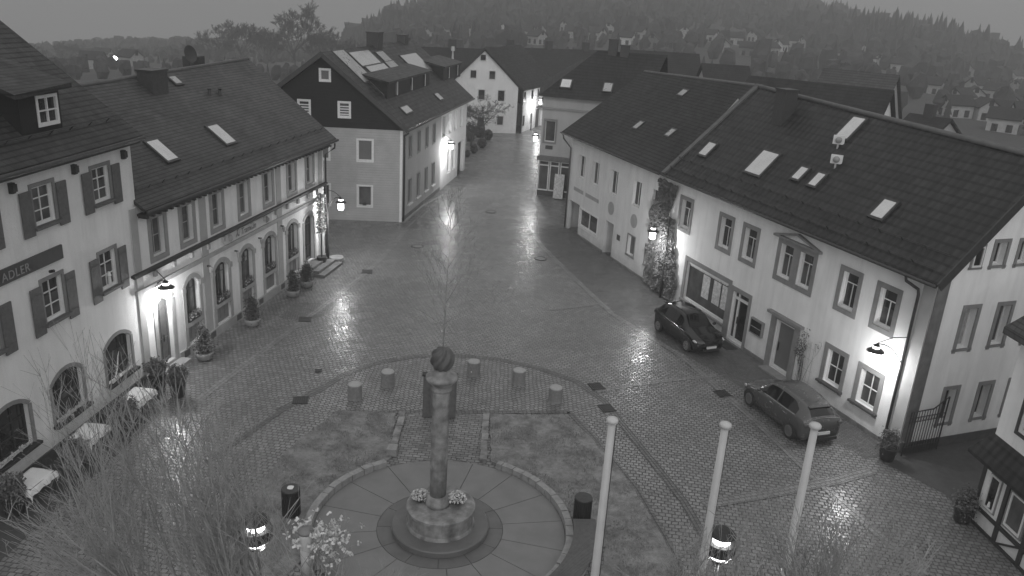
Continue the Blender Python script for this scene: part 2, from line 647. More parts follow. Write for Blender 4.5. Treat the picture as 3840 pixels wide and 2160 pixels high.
def win(par, F, a, b, c, d, rise=0, trim=.14, tm='trim', proud=.03, depth=.2, fw=.07, cols=2, rows=(), fm='frame',
        gm='glass', sill=None, sm=None, top=None, name='window', mull=.035, low=None, curtain=False, topbar=None):
    """window in a hole a..b, c..d; trim surround outside the hole; returns the window object (the surround)"""
    w = None
    if curtain is False and gm == 'glass' and WRN.random() < .55:
        curtain = WRN.choice((.45, .6, .93))
    if trim:
        t = MB()
        zt = d - rise
        t.box(F, a - trim, a, -.02, proud, c - trim, zt)
        t.box(F, b, b + trim, -.02, proud, c - trim, zt)
        if sill is None:
            t.box(F, a, b, -.02, proud, c - trim, c)
        if rise:
            ap = arch_pts(a, b, zt, rise)
            cx, cz = (a + b) / 2, zt - (b - a) * .35
            for (p, q), (r_, s_) in zip(ap[:-1], ap[1:]):
                def out(x, z):
                    v = Vector((x - cx, z - cz)).normalized() * trim
                    return x + v.x, z + v.y
                p2, q2 = out(p, q)
                r2, s2 = out(r_, s_)
                t.prism([F.p(p, -.02, q), F.p(r_, -.02, s_), F.p(r2, -.02, s2), F.p(p2, -.02, q2)], F.n * (proud + .02))
        else:
            t.box(F, a - trim, b + trim, -.02, proud, d, d + (top or trim))
        w = t.build(name, tm, par)
    f = MB()
    D = -depth
    g0, g1 = D - .02, D + .045
    f.box(F, a + .002, a + fw, g0, g1, c, d - rise)
    f.box(F, b - fw, b - .002, g0, g1, c, d - rise)
    f.box(F, a + fw, b - fw, g0, g1, c + .002, c + fw * 1.3)
    if rise:
        ap = arch_pts(a, b, d - rise, rise)
        for (p, q), (r_, s_) in zip(ap[:-1], ap[1:]):
            f.prism([F.p(p, g0, q), F.p(r_, g0, s_), F.p(r_, g0, s_ - fw), F.p(p, g0, q - fw)], F.n * (g1 - g0))
    else:
        f.box(F, a + fw, b - fw, g0, g1, d - fw, d - .002)
    for i in range(1, cols):
        u = a + (b - a) * i / cols
        zt = topbar if topbar else d - rise * .1 - fw
        f.box(F, u - mull / 2, u + mull / 2, g0 + .01, g1 - .01, c + fw, zt)
    for z in list(rows) + ([topbar] if topbar else []):
        f.box(F, a + fw, b - fw, g0 + .012, g1 - .012, z - mull / 2, z + mull / 2)
    if w is None:
        w = f.build(name, fm, par)
        sub = w
    else:
        sub = f.build('frame', fm, w)
    g = MB()
    gd = D + .005
    if rise:
        ap = arch_pts(a, b, d - rise, rise)
        g.poly([F.p(a, gd, c), F.p(b, gd, c)] + [F.p(x, gd, z) for x, z in ap[::-1]])
    else:
        g.quad(F.p(a, gd, c), F.p(b, gd, c), F.p(b, gd, d), F.p(a, gd, d))
    g.build('glass', gm, w)
    if curtain:
        k = MB()
        k.quad(F.p(a + fw, gd + .004, c + fw), F.p(b - fw, gd + .004, c + fw), F.p(b - fw, gd + .004, c + (d - c) * curtain),
               F.p(a + fw, gd + .004, c + (d - c) * curtain))
        k.build('curtain', 'glass_mid', w)
    if sill is not None:
        q = MB()
        q.box(F, a - trim - .03, b + trim + .03, -.03, sill, c - .09, c)
        q.build('sill', sm or tm, w)
    return w


def roof_slab(pts, thick, name, mat, par, under='wood_dark'):
    """roof plane from four corners (eave0, eave1, ridge1, ridge0) as a slab"""
    m = MB()
    n = (pts[1] - pts[0]).cross(pts[3] - pts[0]).normalized()
    if n.z < 0:
        n = -n
    m.prism(pts, -n * thick)
    return m.build(name, mat, par)


def pipe(pts, r, par, name='downpipe', mat='pipe', k=8):
    return MB().tube(pts, r, k).build(name, mat, par, smooth=True)


def skylight(par, F, ze, d0, slope, u, inn, w, h, mat='skylight', name='roof_window', lift=.09, fm='gutter'):
    """roof window on the plane  z = ze + slope*(inn + d0)  at distance inn inside the wall"""
    n = (F.n * slope + Vector((0, 0, 1))).normalized()
    up = (-F.n + Vector((0, 0, slope))).normalized()
    c = F.p(u, -inn, ze + slope * (inn + d0))
    a = c + up * h
    m = MB()
    U = F.u * w
    o = [c, c + U, a + U, a]
    m.prism([p - n * .05 for p in o], n * (lift + .05))
    fr = m.build(name, fm, par)
    b = .10
    i = [c + F.u * b + up * b, c + U - F.u * b + up * b, a + U - F.u * b - up * b, a + F.u * b - up * b]
    g = MB()
    g.prism([p + n * (lift - .01) for p in i], n * .016)
    g.build('glass', mat, fr)
    return fr
SKY_H, SKY_Z, SUN = .235, .72, .95


def hit(F, px, py, d=0.0):
    r = ray(px, py)
    o = Vector((0, 0, HC))
    t = (F.o + F.n * d - o).dot(F.n) / r.dot(F.n)
    q = o + r * t - F.o
    return q.dot(F.u), q.z


def onroof(F, ze, d0, slope, px, py):
    n = Vector((F.n.x * slope, F.n.y * slope, 1))
    p0 = F.o + F.n * d0 + Vector((0, 0, ze))
    o = Vector((0, 0, HC))
    r = ray(px, py)
    q = o + r * ((p0 - o).dot(n) / r.dot(n)) - F.o
    return q.dot(F.u), -q.dot(F.n)


def roofrect(par, F, ze, d0, slope, pts, mat='skylight', name='roof_window', lift=.09, fm='gutter'):
    """pts: lower-left, lower-right, upper-right, upper-left of the glass in plan pixels"""
    q = [onroof(F, ze, d0, slope, *p) for p in pts]
    u0, u1 = (q[0][0] + q[3][0]) / 2, (q[1][0] + q[2][0]) / 2
    i0, i1 = (q[0][1] + q[1][1]) / 2, (q[2][1] + q[3][1]) / 2
    h = (i1 - i0) * math.sqrt(1 + slope * slope)
    return skylight(par, F, ze, d0, slope, u0 - .10, i0 - .08, u1 - u0 + .20, h + .20, mat, name, lift, fm)


def rp(F, ze, d0, slope, u, inn, dz=0.0):
    return F.p(u, -inn, ze + slope * (inn + d0) + dz)


def chimney(par, F, u, inn, z0, z1, w, l, mat='chimney', pots=0, cap='gutter', name='chimney'):
    m = MB().box(F, u - w / 2, u + w / 2, -inn - l / 2, -inn + l / 2, z0, z1)
    c = m.build(name, mat, par)
    m = MB().box(F, u - w / 2 - .05, u + w / 2 + .05, -inn - l / 2 - .05, -inn + l / 2 + .05, z1 + .002, z1 + .08)
    m.build('cap', cap, c)
    return c


def snowguard(par, F, ze, d0, slope, u0, u1, inn, step=1.1):
    m = MB()
    n = (F.n * slope + Vector((0, 0, 1))).normalized()
    u = u0
    while u < u1:
        p = rp(F, ze, d0, slope, u, inn)
        m.tube([p, p + n * .2], .02, 4)
        u += step
    for k in (.08, .18):
        m.tube([rp(F, ze, d0, slope, u0, inn) + n * k, rp(F, ze, d0, slope, u1, inn) + n * k], .012, 4)
    return m.build('snow_guard', 'gutter', par)


WB = Frame((11.14, 35.82), (14.40, 27.53))
WA = Frame((3.79, 55.63), (8.18, 43.95))
WL = Frame((-13.48, 31.74), (-11.79, 41.78))
WH = Frame((-14.66, 22.02), (-14.24, 26.48))
WG = Frame((-12.94, 54.5), (-7.98, 54.96))
WS = Frame((-7.98, 54.96), (-6.43, 65.56))
WF = Frame((-3.54, 98.05), (-.57, 98.72))
WF2 = Frame((-.24, 99.08), (2.74, 108.07))

# ================================================================== right-hand house with the dark pantile roof
F = WB
C = F.p(9.66, 0, 0)
WC = Frame(C, C - F.n)
DEP = 7.5
B = thing('town_house', 'white two-storey house under the long dark pantile roof with six bright roof windows', 'house', F.p(0, 0, 0))
up = [(-6.75, -5.85), (-3.13, -2.25), (-1.18, -.28), (1.45, 2.3), (2.72, 3.57), (5.32, 6.16), (7.28, 8.12)]
lowh = [(5.33, 6.3, .95, 2.4), (7.22, 8.2, .95, 2.38)]
holes = [(a, b, 4.25, 5.74) for a, b in up] + lowh + [(-5.5, -1.75, .62, 2.72), (-1.35, -.08, .12, 2.55), (2.0, 3.28, .1, 2.4)]
wall(F, -8.45, 9.66, -.1, 7.0, holes, .24).build('wall', 'white_wall', B)
for i, (a, b) in enumerate(up):
    two = i in (3, 4)
    win(B, F, a, b, 4.25, 5.74, trim=.2 if not two else .215, depth=.22, cols=2, topbar=5.3, fw=.075,
        curtain=.5 if i in (6,) else False)
for a, b, c, d in lowh:
    win(B, F, a, b, c, d, trim=.2, depth=.2, cols=2, rows=(c + (d - c) * .52,), fw=.08, sill=.16, sm='plinth_dark')
# pediment over the double window
m = MB()
m.box(F, .98, 3.98, -.02, .16, 5.98, 6.07)
m.prism([F.p(.98, -.02, 6.07), F.p(2.48, -.02, 6.44), F.p(2.48, -.02, 6.34), F.p(1.32, -.02, 6.072)], F.n * .17)
m.prism([F.p(3.98, -.02, 6.07), F.p(2.48, -.02, 6.44), F.p(2.48, -.02, 6.34), F.p(3.64, -.02, 6.072)], F.n * .17)
m.build('pediment', 'trim', B)
# shop window
m = MB()
m.box(F, -5.72, -5.5, -.02, .04, .4, 2.95)
m.box(F, -1.75, -1.52, -.02, .04, .0, 2.95)
m.box(F, -5.5, -1.75, -.02, .04, 2.72, 2.95)
m.box(F, -5.72, -1.75, -.02, .10, .5, .62)
sw = m.build('shop_window', 'trim', B)
m = MB()
m.box(F, -5.49, -5.4, -.12, -.04, .63, 2.71)
m.box(F, -1.85, -1.76, -.12, -.04, .63, 2.71)
m.box(F, -5.4, -1.85, -.12, -.04, 2.58, 2.71)
m.box(F, -5.4, -1.85, -.12, -.04, .63, .76)
m.build('frame', 'frame', sw)
g = MB().quad(*[F.p(u, -.1, z) for u, z in ((-5.45, .7), (-1.8, .7), (-1.8, 2.65), (-5.45, 2.65))])
g.build('glass', 'glass_mid', sw)
for k, u in enumerate((-4.05, -3.1, -2.35)):
    MB().box(F, u, u + .62, -.094, -.085, 1.25, 2.45).build('poster', 'poster', sw)
MB().box(F, -5.35, -2.0, -.094, -.088, 2.42 + .08, 2.57).build('poster', 'poster', sw)
# glazed shop door
m = MB()
m.box(F, -1.52, -1.35, -.02, .04, 0, 2.76)
m.box(F, -.08, .1, -.02, .04, 0, 2.76)
m.box(F, -1.35, -.08, -.02, .04, 2.55, 2.76)
dr = m.build('shop_door', 'trim', B)
m = MB()
for a, b in ((-1.34, -1.26), (-.17, -.09), (-1.02, -.92)):
    m.box(F, a, b, -.2, -.1, .13, 2.54)
for a, b in ((-1.26, -1.02), (-.92, -.17)):
    m.box(F, a, b, -.2, -.1, .13, .22)
    m.box(F, a, b, -.2, -.1, 2.15, 2.28)
    m.box(F, a, b, -.2, -.1, 2.48, 2.54)
m.build('frame', 'frame', dr)
MB().quad(*[F.p(u, -.16, z) for u, z in ((-1.3, .15), (-.12, .15), (-.12, 2.52), (-1.3, 2.52))]).build('glass', 'glass', dr)
MB().box(F, -.87, -.84, -.1, -.06, 1.0, 1.35).build('handle', 'metal_dark', dr)
# notice case
nc = MB().box(F, .38, 1.28, .002, .13, 1.12, 1.86).build('notice_case', 'trim', B)
MB().box(F, .45, 1.21, .132, .137, 1.19, 1.79).build('glass', 'glass', nc)
MB().box(F, .47, 1.19, .138, .142, 1.46, 1.5).build('paper_strip', 'letter', nc)
# front door with stone architrave
m = MB()
m.box(F, 1.7, 2.0, -.02, .08, 0, 2.42)
m.box(F, 3.28, 3.58, -.02, .08, 0, 2.42)
m.box(F, 1.7, 3.58, -.02, .08, 2.42, 2.56)
m.box(F, 1.5, 3.78, -.02, .22, 2.56, 2.68)
dr = m.build('front_door', 'trim', B)
m = MB()
m.box(F, 2.01, 2.14, -.2, -.1, .12, 2.38)
m.box(F, 3.14, 3.27, -.2, -.1, .12, 2.38)
m.box(F, 2.14, 3.14, -.2, -.1, .12, .24)
m.box(F, 2.14, 3.14, -.2, -.1, 2.28, 2.38)
m.build('frame', 'frame', dr)
MB().box(F, 2.14, 3.14, -.18, -.14, .24, 2.28).build('door_leaf', 'blind', dr)
MB().box(F, 2.24, 2.27, -.13, -.08, .95, 1.35).build('handle', 'metal_dark', dr)
MB().box(F, 1.9, 3.4, .0, .5, -.05, .09).build('doorstep', 'trim', B)
# painted corner strip, plinth
MB().box(F, 9.13, 9.66, -.02, .025, .0, 6.9).build('corner_pilaster', 'band', B)
m = MB()
for a, b in ((-8.4, -1.52), (.1, 1.7), (3.58, 9.66)):
    m.box(F, a, b, -.02, .045, -.1, .17)
m.build('plinth', 'plinth', B)
# gable side
sh = [(1.62, 2.22), (3.3, 3.9), (5.0, 5.6)]
sl = [(1.7, 2.25), (3.45, 4.0), (5.0, 5.5)]
holes = [(a, b, 4.05, 5.62) for a, b in sh] + [(a, b, 1.0, 2.4) for a, b in sl]
MB2 = wall(WC, 0, DEP, -.1, 6.45, holes, .3)
gh = [(1.32, 1.75), (2.3, 2.85), (3.5, 4.05)]
wall(WC, 1.3, DEP - 1.3, 6.45, 8.15, [(a, b, 7.2, 8.05) for a, b in gh[1:]], .3, mb=MB2)
MB2.poly([WC.p(1, 0, 6.45), WC.p(1.3, 0, 6.45), WC.p(1.3, 0, 8.34), WC.p(1, 0, 8.08)])
MB2.poly([WC.p(DEP - 1, 0, 6.45), WC.p(DEP - 1.3, 0, 6.45), WC.p(DEP - 1.3, 0, 8.2), WC.p(DEP - 1, 0, 7.95)])
H2 = DEP / 2
zr = 6.78 + 1.03 * (3.62 + .45)
MB2.poly([WC.p(0, 0, 6.45), WC.p(1, 0, 6.45), WC.p(1, 0, 8.08), WC.p(0, 0, 7.06)])
MB2.poly([WC.p(DEP, 0, 6.45), WC.p(DEP - 1, 0, 6.45), WC.p(DEP - 1, 0, 7.95), WC.p(DEP, 0, 7.0)])
MB2.poly([WC.p(1.3, 0, 8.15), WC.p(DEP - 1.3, 0, 8.15), WC.p(DEP - 1.3, 0, 8.2), WC.p(H2, 0, zr - .25), WC.p(1.3, 0, 8.34)])
MB2.build('gable_wall', 'side_wall', B)
for i, (a, b) in enumerate(sh):
    win(B, WC, a, b, 4.05, 5.62, trim=.15, depth=.28, cols=1, fw=.05, gm='glass_mid' if i else 'curtain', sill=.03)
for i, (a, b) in enumerate(sl):
    win(B, WC, a, b, 1.0, 2.4, trim=.15, depth=.28, cols=1, fw=.05, sill=.03)
for i, (a, b) in enumerate(gh):
    win(B, WC, a, b, 7.2, 8.05 if i else 7.95, trim=.13 if i else .08, depth=.28 if i else -.02, cols=1, fw=.05, sill=.03)
MB().box(WC, 0.03, .56, -.02, .026, .0, 6.95).build('corner_quoin', 'plinth', B)
MB().box(WC, .56, DEP, -.02, .04, -.1, .38).build('gable_plinth', 'plinth_dark', B)
# back and left closing walls
m = MB()
m.box(F, -8.45, 9.4, -DEP, -DEP + .2, -.1, 6.9)
m.poly([F.p(-8.45, -.02, 0), F.p(-8.45, -DEP, 0), F.p(-8.45, -DEP, 6.5), F.p(-8.45, -H2, zr - .2), F.p(-8.45, -.02, 6.5)])
m.build('rear_wall', 'cream_wall', B)
SB, EB, DB = 1.03, 6.78, .45
R0, R1, Q0, Q1, I0, I1 = -8.35, 10.02, -7.6, 10.02, 4.18, 3.62
roof_slab([F.p(R0, DB, EB), F.p(R1, DB, EB), F.p(Q1, -I1, EB + SB * (I1 + DB)), F.p(Q0, -I0, EB + SB * (I0 + DB))], .12, 'roof', 'pan', B)
roof_slab([F.p(R0, -DEP - DB, EB), F.p(R1, -DEP - DB, EB), F.p(Q1, -I1, EB + SB * (I1 + DB)), F.p(Q0, -I0, EB + SB * (I0 + DB))], .16, 'rear_roof', 'pan', B)
ZR = EB + SB * (I1 + DB)
MB().tube([F.p(Q0, -I0, EB + SB * (I0 + DB) - .01), F.p(Q1, -I1, ZR - .01)], .12, 8).build('ridge_tiles', 'ridge', B, smooth=True)
m = MB()
n_ = (F.n * SB + Vector((0, 0, 1))).normalized()
for s in (R1 - .02,):
    a, b = F.p(s, DB, EB), F.p(s, -I1, ZR)
    m.prism([a + n_ * .04, b + n_ * .04, b - n_ * .3, a - n_ * .3], F.u * .06)
m.build('verge_board', 'gutter', B)
ZQ = EB + SB * (I0 + DB)
MB().prism([F.p(R0, DB, EB) + n_ * .09, F.p(Q0, -I0, ZQ) + n_ * .09, F.p(Q0, -I0, ZQ) - n_ * .1, F.p(R0, DB, EB) - n_ * .1],
           F.u * .3).build('verge_tiles', 'ridge', B)
MB().tube([F.p(R0, DB + .06, EB - .06), F.p(R1, DB + .06, EB - .06)], .065, 8).build('gutter', 'gutter', B, smooth=True)
MB().box(F, R0, R1 - .4, -.02, DB - .05, EB - .17, EB - .12).build('soffit', 'gutter', B)
pipe([F.p(8.7, DB + .05, 6.7), F.p(8.72, DB, 6.5), F.p(9.0, .1, 6.25), F.p(9.05, .09, 6.05), F.p(9.05, .09, .05)], .055, B, mat='gutter')
snowguard(B, F, EB, DB, SB, R0 + .4, R1 - .4, .35)
snowguard(B, F, EB, DB, SB, R0 + .4, R1 - .4, -.12)
pv = [[(1870, 438), (1920, 437), (1965, 388), (1921, 384)], [(2101, 346), (2133, 350), (2182, 302), (2152, 298)],
      [(1757, 388), (1775, 392), (1807, 366), (1790, 361)], [(1993, 448), (2010, 454), (2037, 427), (2021, 423)],
      [(2034, 464), (2050, 470), (2082, 443), (2065, 438)], [(2192, 542), (2222, 554), (2257, 512), (2229, 505)]]
for q in pv:
    roofrect(B, F, EB, DB, SB, q)
for (px, py) in ((2107, 362), (2101, 411)):
    u, i = onroof(F, EB, DB, SB, px, py + 8)
    p = rp(F, EB, DB, SB, u, i)
    HF = Frame(p, p + Vector((.89, -.45, 0)))
    fl = MB().box(HF, -.24, .24, -.1, 0, p.z + .12, p.z + .50).build('flue_hood', 'frame', B)
    MB().tube([HF.p(0, .004, p.z + .31), HF.p(0, .09, p.z + .31)], .135, 18).build('flue_cowl', 'trim_light', fl, smooth=True)
    MB().tube([HF.p(0, .05, p.z - .25), HF.p(0, .05, p.z + .12)], .045, 8).build('flue_stem', 'trim_light', fl, smooth=True)
u, i = onroof(F, EB, DB, SB, 1975, 290)
chimney(B, F, u, i - .1, ZR - 1.6, ZR + .75, .75, .7)

# ================================================================== right-hand house A with the paler roof
F = WA
A = thing('town_house', 'plain cream house with the smooth paler roof, between the shop corner and the ivy', 'house', F.p(0, 0, 0))
ua = [.62, 2.82, 5.52, 8.56, 10.85]
holes = [(u, u + .98, 3.98, 5.48) for u in ua] + [(1.5, 4.3, .78, 1.98), (5.35, 6.6, 0, 2.2), (8.6, 9.5, .95, 2.17), (10.85, 11.75, 1.0, 2.18), (-.45, 1.38, 0, 2.14)]
wall(F, -.75, 12.55, -.1, 6.85, holes, .25).build('wall', 'cream_wall', A)
for u in ua:
    win(A, F, u, u + .98, 3.98, 5.48, trim=0, depth=.2, cols=2, fw=.06, mull=.07)
w_ = win(A, F, 1.5, 4.3, .78, 1.98, trim=.1, tm='frame', depth=.12, cols=2, fw=.08, mull=.08)
win(A, F, 8.6, 9.5, .95, 2.17, trim=.07, tm='trim', depth=.2, cols=1, fw=.05, gm='glass_mid', sill=.05)
win(A, F, 10.85, 11.75, 1.0, 2.18, trim=.07, tm='trim', depth=.2, cols=1, fw=.05, gm='glass_mid', sill=.05)
m = MB()
m.quad(F.p(5.35, -1.1, 0), F.p(6.6, -1.1, 0), F.p(6.6, -1.1, 2.2), F.p(5.35, -1.1, 2.2))
m.quad(F.p(5.35, -.25, 0), F.p(5.35, -1.1, 0), F.p(5.35, -1.1, 2.2), F.p(5.35, -.25, 2.2))
m.quad(F.p(6.6, -.25, 0), F.p(6.6, -1.1, 0), F.p(6.6, -1.1, 2.2), F.p(6.6, -.25, 2.2))
m.quad(F.p(5.35, -.25, 2.2), F.p(6.6, -.25, 2.2), F.p(6.6, -1.1, 2.2), F.p(5.35, -1.1, 2.2))
m.quad(F.p(-.45, -1.4, 0), F.p(1.38, -1.4, 0), F.p(1.38, -1.4, 2.14), F.p(-.45, -1.4, 2.14))
m.quad(F.p(1.38, -.25, 0), F.p(1.38, -1.4, 0), F.p(1.38, -1.4, 2.14), F.p(1.38, -.25, 2.14))
m.quad(F.p(-.45, -.25, 2.14), F.p(1.38, -.25, 2.14), F.p(1.38, -1.4, 2.14), F.p(-.45, -1.4, 2.14))
m.build('recess', 'cream_wall', A)
d_ = MB().box(F, 5.5, 6.5, -1.09, -1.04, 0, 2.05).build('entrance_door', 'wood_door', A)
MB().box(F, 5.6, 5.64, -1.03, -.99, .95, 1.1).build('handle', 'chrome', d_)
MB().box(F, 7.2, 7.6, .002, .03, 1.42, 1.76).build('plaque', 'sign_board', A)
MB().box(F, .15, 1.75, .001, .006, 2.95, 3.2).build('faded_lettering', 'trim_light', A)
MB().box(F, 2.1, 4.2, .001, .006, 2.95, 3.2).build('faded_lettering', 'trim_light', A)
for u in (6.0, 9.1):
    MB().tube([F.p(u, .001, 3.1), F.p(u, .012, 3.1)], .42, 20).build('painted_emblem', 'trim_light', A)
m = MB()
for a, b in ((1.38, 5.35), (6.6, 12.5)):
    m.box(F, a, b, -.02, .03, -.1, .14)
m.build('plinth', 'plinth', A)
SA, EA, DA, HA, HA1 = .81, 6.65, .45, 4.9, 5.4
ZA = EA + SA * (HA + DA)
m = MB()
m.box(F, -.75, 12.3, -2 * HA, -2 * HA + .2, -.1, 6.4)
m.poly([F.p(-.75, 0, 0), F.p(-.75, -2 * HA, 0), F.p(-.75, -2 * HA, 6.4), F.p(-.75, -HA, ZA - .2), F.p(-.75, 0, 6.4)])
m.build('rear_wall', 'cream_wall', A)
roof_slab([F.p(-1.7, DA, EA), F.p(12.5, DA, EA), F.p(12.1, -HA1, ZA + .405), F.p(-.6, -HA, ZA)], .12, 'roof', 'pan_old', A)
roof_slab([F.p(-1.7, -2 * HA - DA, EA), F.p(12.5, -2 * HA - DA, EA), F.p(12.1, -HA1, ZA + .405), F.p(-.6, -HA, ZA)], .12, 'rear_roof', 'pan_old', A)
MB().tube([F.p(-.6, -HA, ZA - .02), F.p(12.1, -HA1, ZA + .40)], .1, 8).build('ridge_tiles', 'ridge', A, smooth=True)
MB().tube([F.p(-1.7, DA + .06, EA - .06), F.p(12.2, DA + .06, EA - .06)], .06, 8).build('gutter', 'gutter', A, smooth=True)
pipe([F.p(-1.3, DA + .05, 6.55), F.p(-1.25, DA, 6.25), F.p(-.72, .08, 5.7), F.p(-.70, .08, .05)], .055, A)
for q in ([(1707, 239), (1719, 241), (1730, 229), (1718, 226)], [(1594, 322), (1603, 324), (1619, 309), (1610, 306)],
          [(1674, 341), (1685, 343), (1700, 328), (1690, 325)]):
    roofrect(A, F, EA, DA, SA, q, 'solar_dim', lift=.05)

# ================================================================== restaurant with the arched ground floor
F = WL
L = thing('restaurant_building', 'restaurant with round-arched ground-floor windows and diagonal slate roof left of the square', 'restaurant', F.p(0, 0, 0))
uw = [-2.17, -.15, 2.17, 4.55, 6.97, 9.6, 11.85]
arches = [(-.26, .8), (2.05, 3.25), (4.38, 5.5), (6.7, 7.87), (9.3, 10.5)]
holes = [(u, u + .84, 4.9, 6.4) for u in uw] + [(a, b, .45, 3.28, .3) for a, b in arches]
holes += [(-2.28, -1.28, .3, 3.2, .3), (11.4, 12.65, .5, 3.2, .35)]
wall(F, -3.35, 14.1, -.1, 7.1, holes, .28).build('wall', 'white_wall', L)
for i, u in enumerate(uw):
    win(L, F, u, u + .84, 4.9, 6.4, trim=.2, tm='trim_mid', depth=.24, cols=2, rows=(5.65,), fm='trim_light', top=.33,
        gm='glass_mid' if i in (0, 2, 5) else 'glass', fw=.05, curtain=.95 if i == 3 else (.7 if i in (1,) else False))
MB().box(F, 4.62, 4.93, -.225, -.22, 4.98, 5.6).build('lit_lamp', 'lit_window', L)
for i, (a, b) in enumerate(arches):
    w_ = win(L, F, a, b, 1.42, 3.28, rise=.3, trim=.2, tm='trim_light', depth=.24, cols=2, rows=(2.75,), fm='wood_door', fw=.05, sill=None)
    for j0, j1, k0, k1 in ((a - .22, a, a - .26, a - .02), (b, b + .22, b + .02, b + .26)):
        MB().box(F, j0, j1, -.02, .03, .2, 1.2).build('jamb', 'trim_light', w_)
        MB().box(F, k0, k1, -.02, .07, 2.82, 3.05).build('impost', 'trim_light', w_)
    q = MB().box(F, a, b, -.26, -.12, .45, 1.40)
    for k in range(3):
        x = a + .1 + k * (b - a - .1) / 3
        q.box(F, x, x + (b - a) / 3 - .1, -.12, -.10, .6, 1.25)
    q.build('base_panel', 'panel', w_)
    q = MB()
    for s_, e_ in ((a + .06, a + .34), (b - .3, b - .06)):
        q.poly([F.p(s_, -.232, 1.5), F.p(s_ + .12, -.232, 1.5), F.p(e_, -.232, 3.0), F.p(s_, -.232, 3.0)])
    q.build('curtain', 'curtain', w_)
for a, b, z0, nm in ((-2.28, -1.28, .3, 'left_door'), (11.4, 12.65, .5, 'right_door')):
    w_ = win(L, F, a, b, z0, 3.2, rise=.3, trim=.22, tm='trim_light', depth=.24, cols=2, rows=(2.6, 1.3), fm='wood_door', fw=.09,
             gm='wood_door' if a < 0 else 'glass', name='entrance_door')
    MB().box(F, a + .5, a + .54, -.16, -.11, 1.2, 1.5).build('handle', 'chrome', w_)
m = MB()
m.box(F, -3.6, 14.3, -.02, .17, 4.5, 4.6)
m.box(F, -3.5, 14.2, -.02, .10, 4.43, 4.5)
m.build('upper_cornice', 'wood_dark', L)
m = MB()
m.box(F, -3.45, 14.15, -.02, .1, 3.76, 3.93)
m.build('lower_cornice', 'trim_light', L)
for i in range(13):
    u = -2.3 + i * 1.28
    MB().box(F, u, u + .16, .001, .12, 4.17, 4.4).build('cornice_bracket', 'trim_light', L)
for a, b in ((-3.33, -2.95), (1.15, 1.68), (8.2, 8.72), (13.4, 13.9)):
    m = MB()
    m.box(F, a, b, -.02, .03, 4.62, 7.05)
    m.box(F, a, b, -.02, .035, 3.93, 4.4)
    m.box(F, a, b, -.02, .03, .35, 3.76)
    m.build('pilaster', 'band', L)
m = MB()
for a, b in ((-3.3, -2.5), (-1.05, 11.15), (12.9, 14.1)):
    m.box(F, a, b, -.02, .07, -.1, .4)
m.build('plinth', 'trim_light', L)
for u in (-.75, 1.35, 3.65, 5.85, 8.25):
    MB().box(F, u, u + .42, .06, .074, .06, .34).build('cellar_opening', 'joint', L)
sg = MB().box(F, 2.97, 7.55, .002, .05, 3.98, 4.38).build('sign_plate', 'sign_plate', L)
text(F, 3.95, .055, 4.06, .42, "Al Tramolin", 'letter_soft', sg, 'lettering', shear=.35, spacing=.95)
for u in (3.35, 6.95):
    MB().blob(F.p(u, .055, 4.2), .17, .03, .17, int(u * 7), .4).build('painted_ornament', 'trim', sg)
for u in (1.45, 3.82, 6.1, 8.5):
    l_ = MB().box(F, u, u + .05, .03, .2, 3.42, 3.48).build('wall_lantern', 'metal_dark', L)
    MB().lathe([(.05, -.22), (.08, -.02), (.1, 0), (.03, .07)], F.p(u + .02, .19, 3.38), 8).build('lantern_glass', 'trim_light', l_)
for a, b, d, z in ((10.9, 13.5, 1.35, .16), (11.0, 13.3, .98, .32), (11.1, 13.1, .6, .47)):
    MB().box(F, a, b, .04, d, -.05, z).build('doorstep', 'plinth', L)
MB().box(F, -2.6, -.95, .04, .5, -.05, .2).build('doorstep', 'trim_light', L)
SL, EL, DL, HL, HL0 = .765, 6.98, .4, 4.93, 4.5
ZL = EL + SL * (HL + DL)
ZL0 = EL + SL * (HL0 + DL)
u0, u1 = -2.95, 15.15
roof_slab([F.p(u0, DL, EL), F.p(u1, DL, EL), F.p(u1 + .1, -HL, ZL), F.p(u0, -HL0, ZL0)], .12, 'roof', 'slate', L)
roof_slab([F.p(u0, -2 * HL - DL, EL), F.p(u1, -2 * HL - DL, EL), F.p(u1 + .1, -HL, ZL), F.p(u0, -HL0, ZL0)], .16, 'rear_roof', 'slate', L)
MB().tube([F.p(u0, -HL0, ZL0 - .03), F.p(u1 + .1, -HL, ZL - .03)], .1, 8).build('ridge_tiles', 'ridge', L, smooth=True)
m = MB()
m.box(F, -3.3, 14.1, -2 * HL, -2 * HL + .2, -.1, 6.8)
for u in (14.1, -3.3):
    m.poly([F.p(u, 0, -.1), F.p(u, -2 * HL, -.1), F.p(u, -2 * HL, 6.85), F.p(u, -HL, ZL - .2), F.p(u, 0, 6.85)])
m.build('side_wall', 'cream_wall', L)
m = MB().tube([F.p(u0, DL + .07, EL - .08), F.p(u1, DL + .07, EL - .08)], .08, 8)
m.build('gutter', 'gutter', L, smooth=True)
m = MB().box(F, u0, 14.2, -.02, DL, EL - .26, EL - .18)
for i in range(44):
    m.box(F, u0 + .1 + i * .4, u0 + .22 + i * .4, .0, DL - .03, EL - .36, EL - .27)
m.build('eaves_rafters', 'wood_dark', L)
pipe([F.p(14.9, DL, 6.75), F.p(14.85, DL, 6.5), F.p(14.2, .1, 6.2), F.p(14.18, .1, .05)], .055, L, mat='gutter')
snowguard(L, F, EL, DL, SL, u0 + .4, u1 - .3, .3, .9)
for q in ([(415, 409), (442, 402), (397, 354), (370, 360)], [(566, 365), (590, 359), (544, 316), (521, 322)]):
    roofrect(L, F, EL, DL, SL, q)
roofrect(L, F, EL, DL, SL, [(441, 214), (455, 211), (438, 195), (424, 197)], 'solar_dim')
u, i = onroof(F, EL, DL, SL, 374, 212)
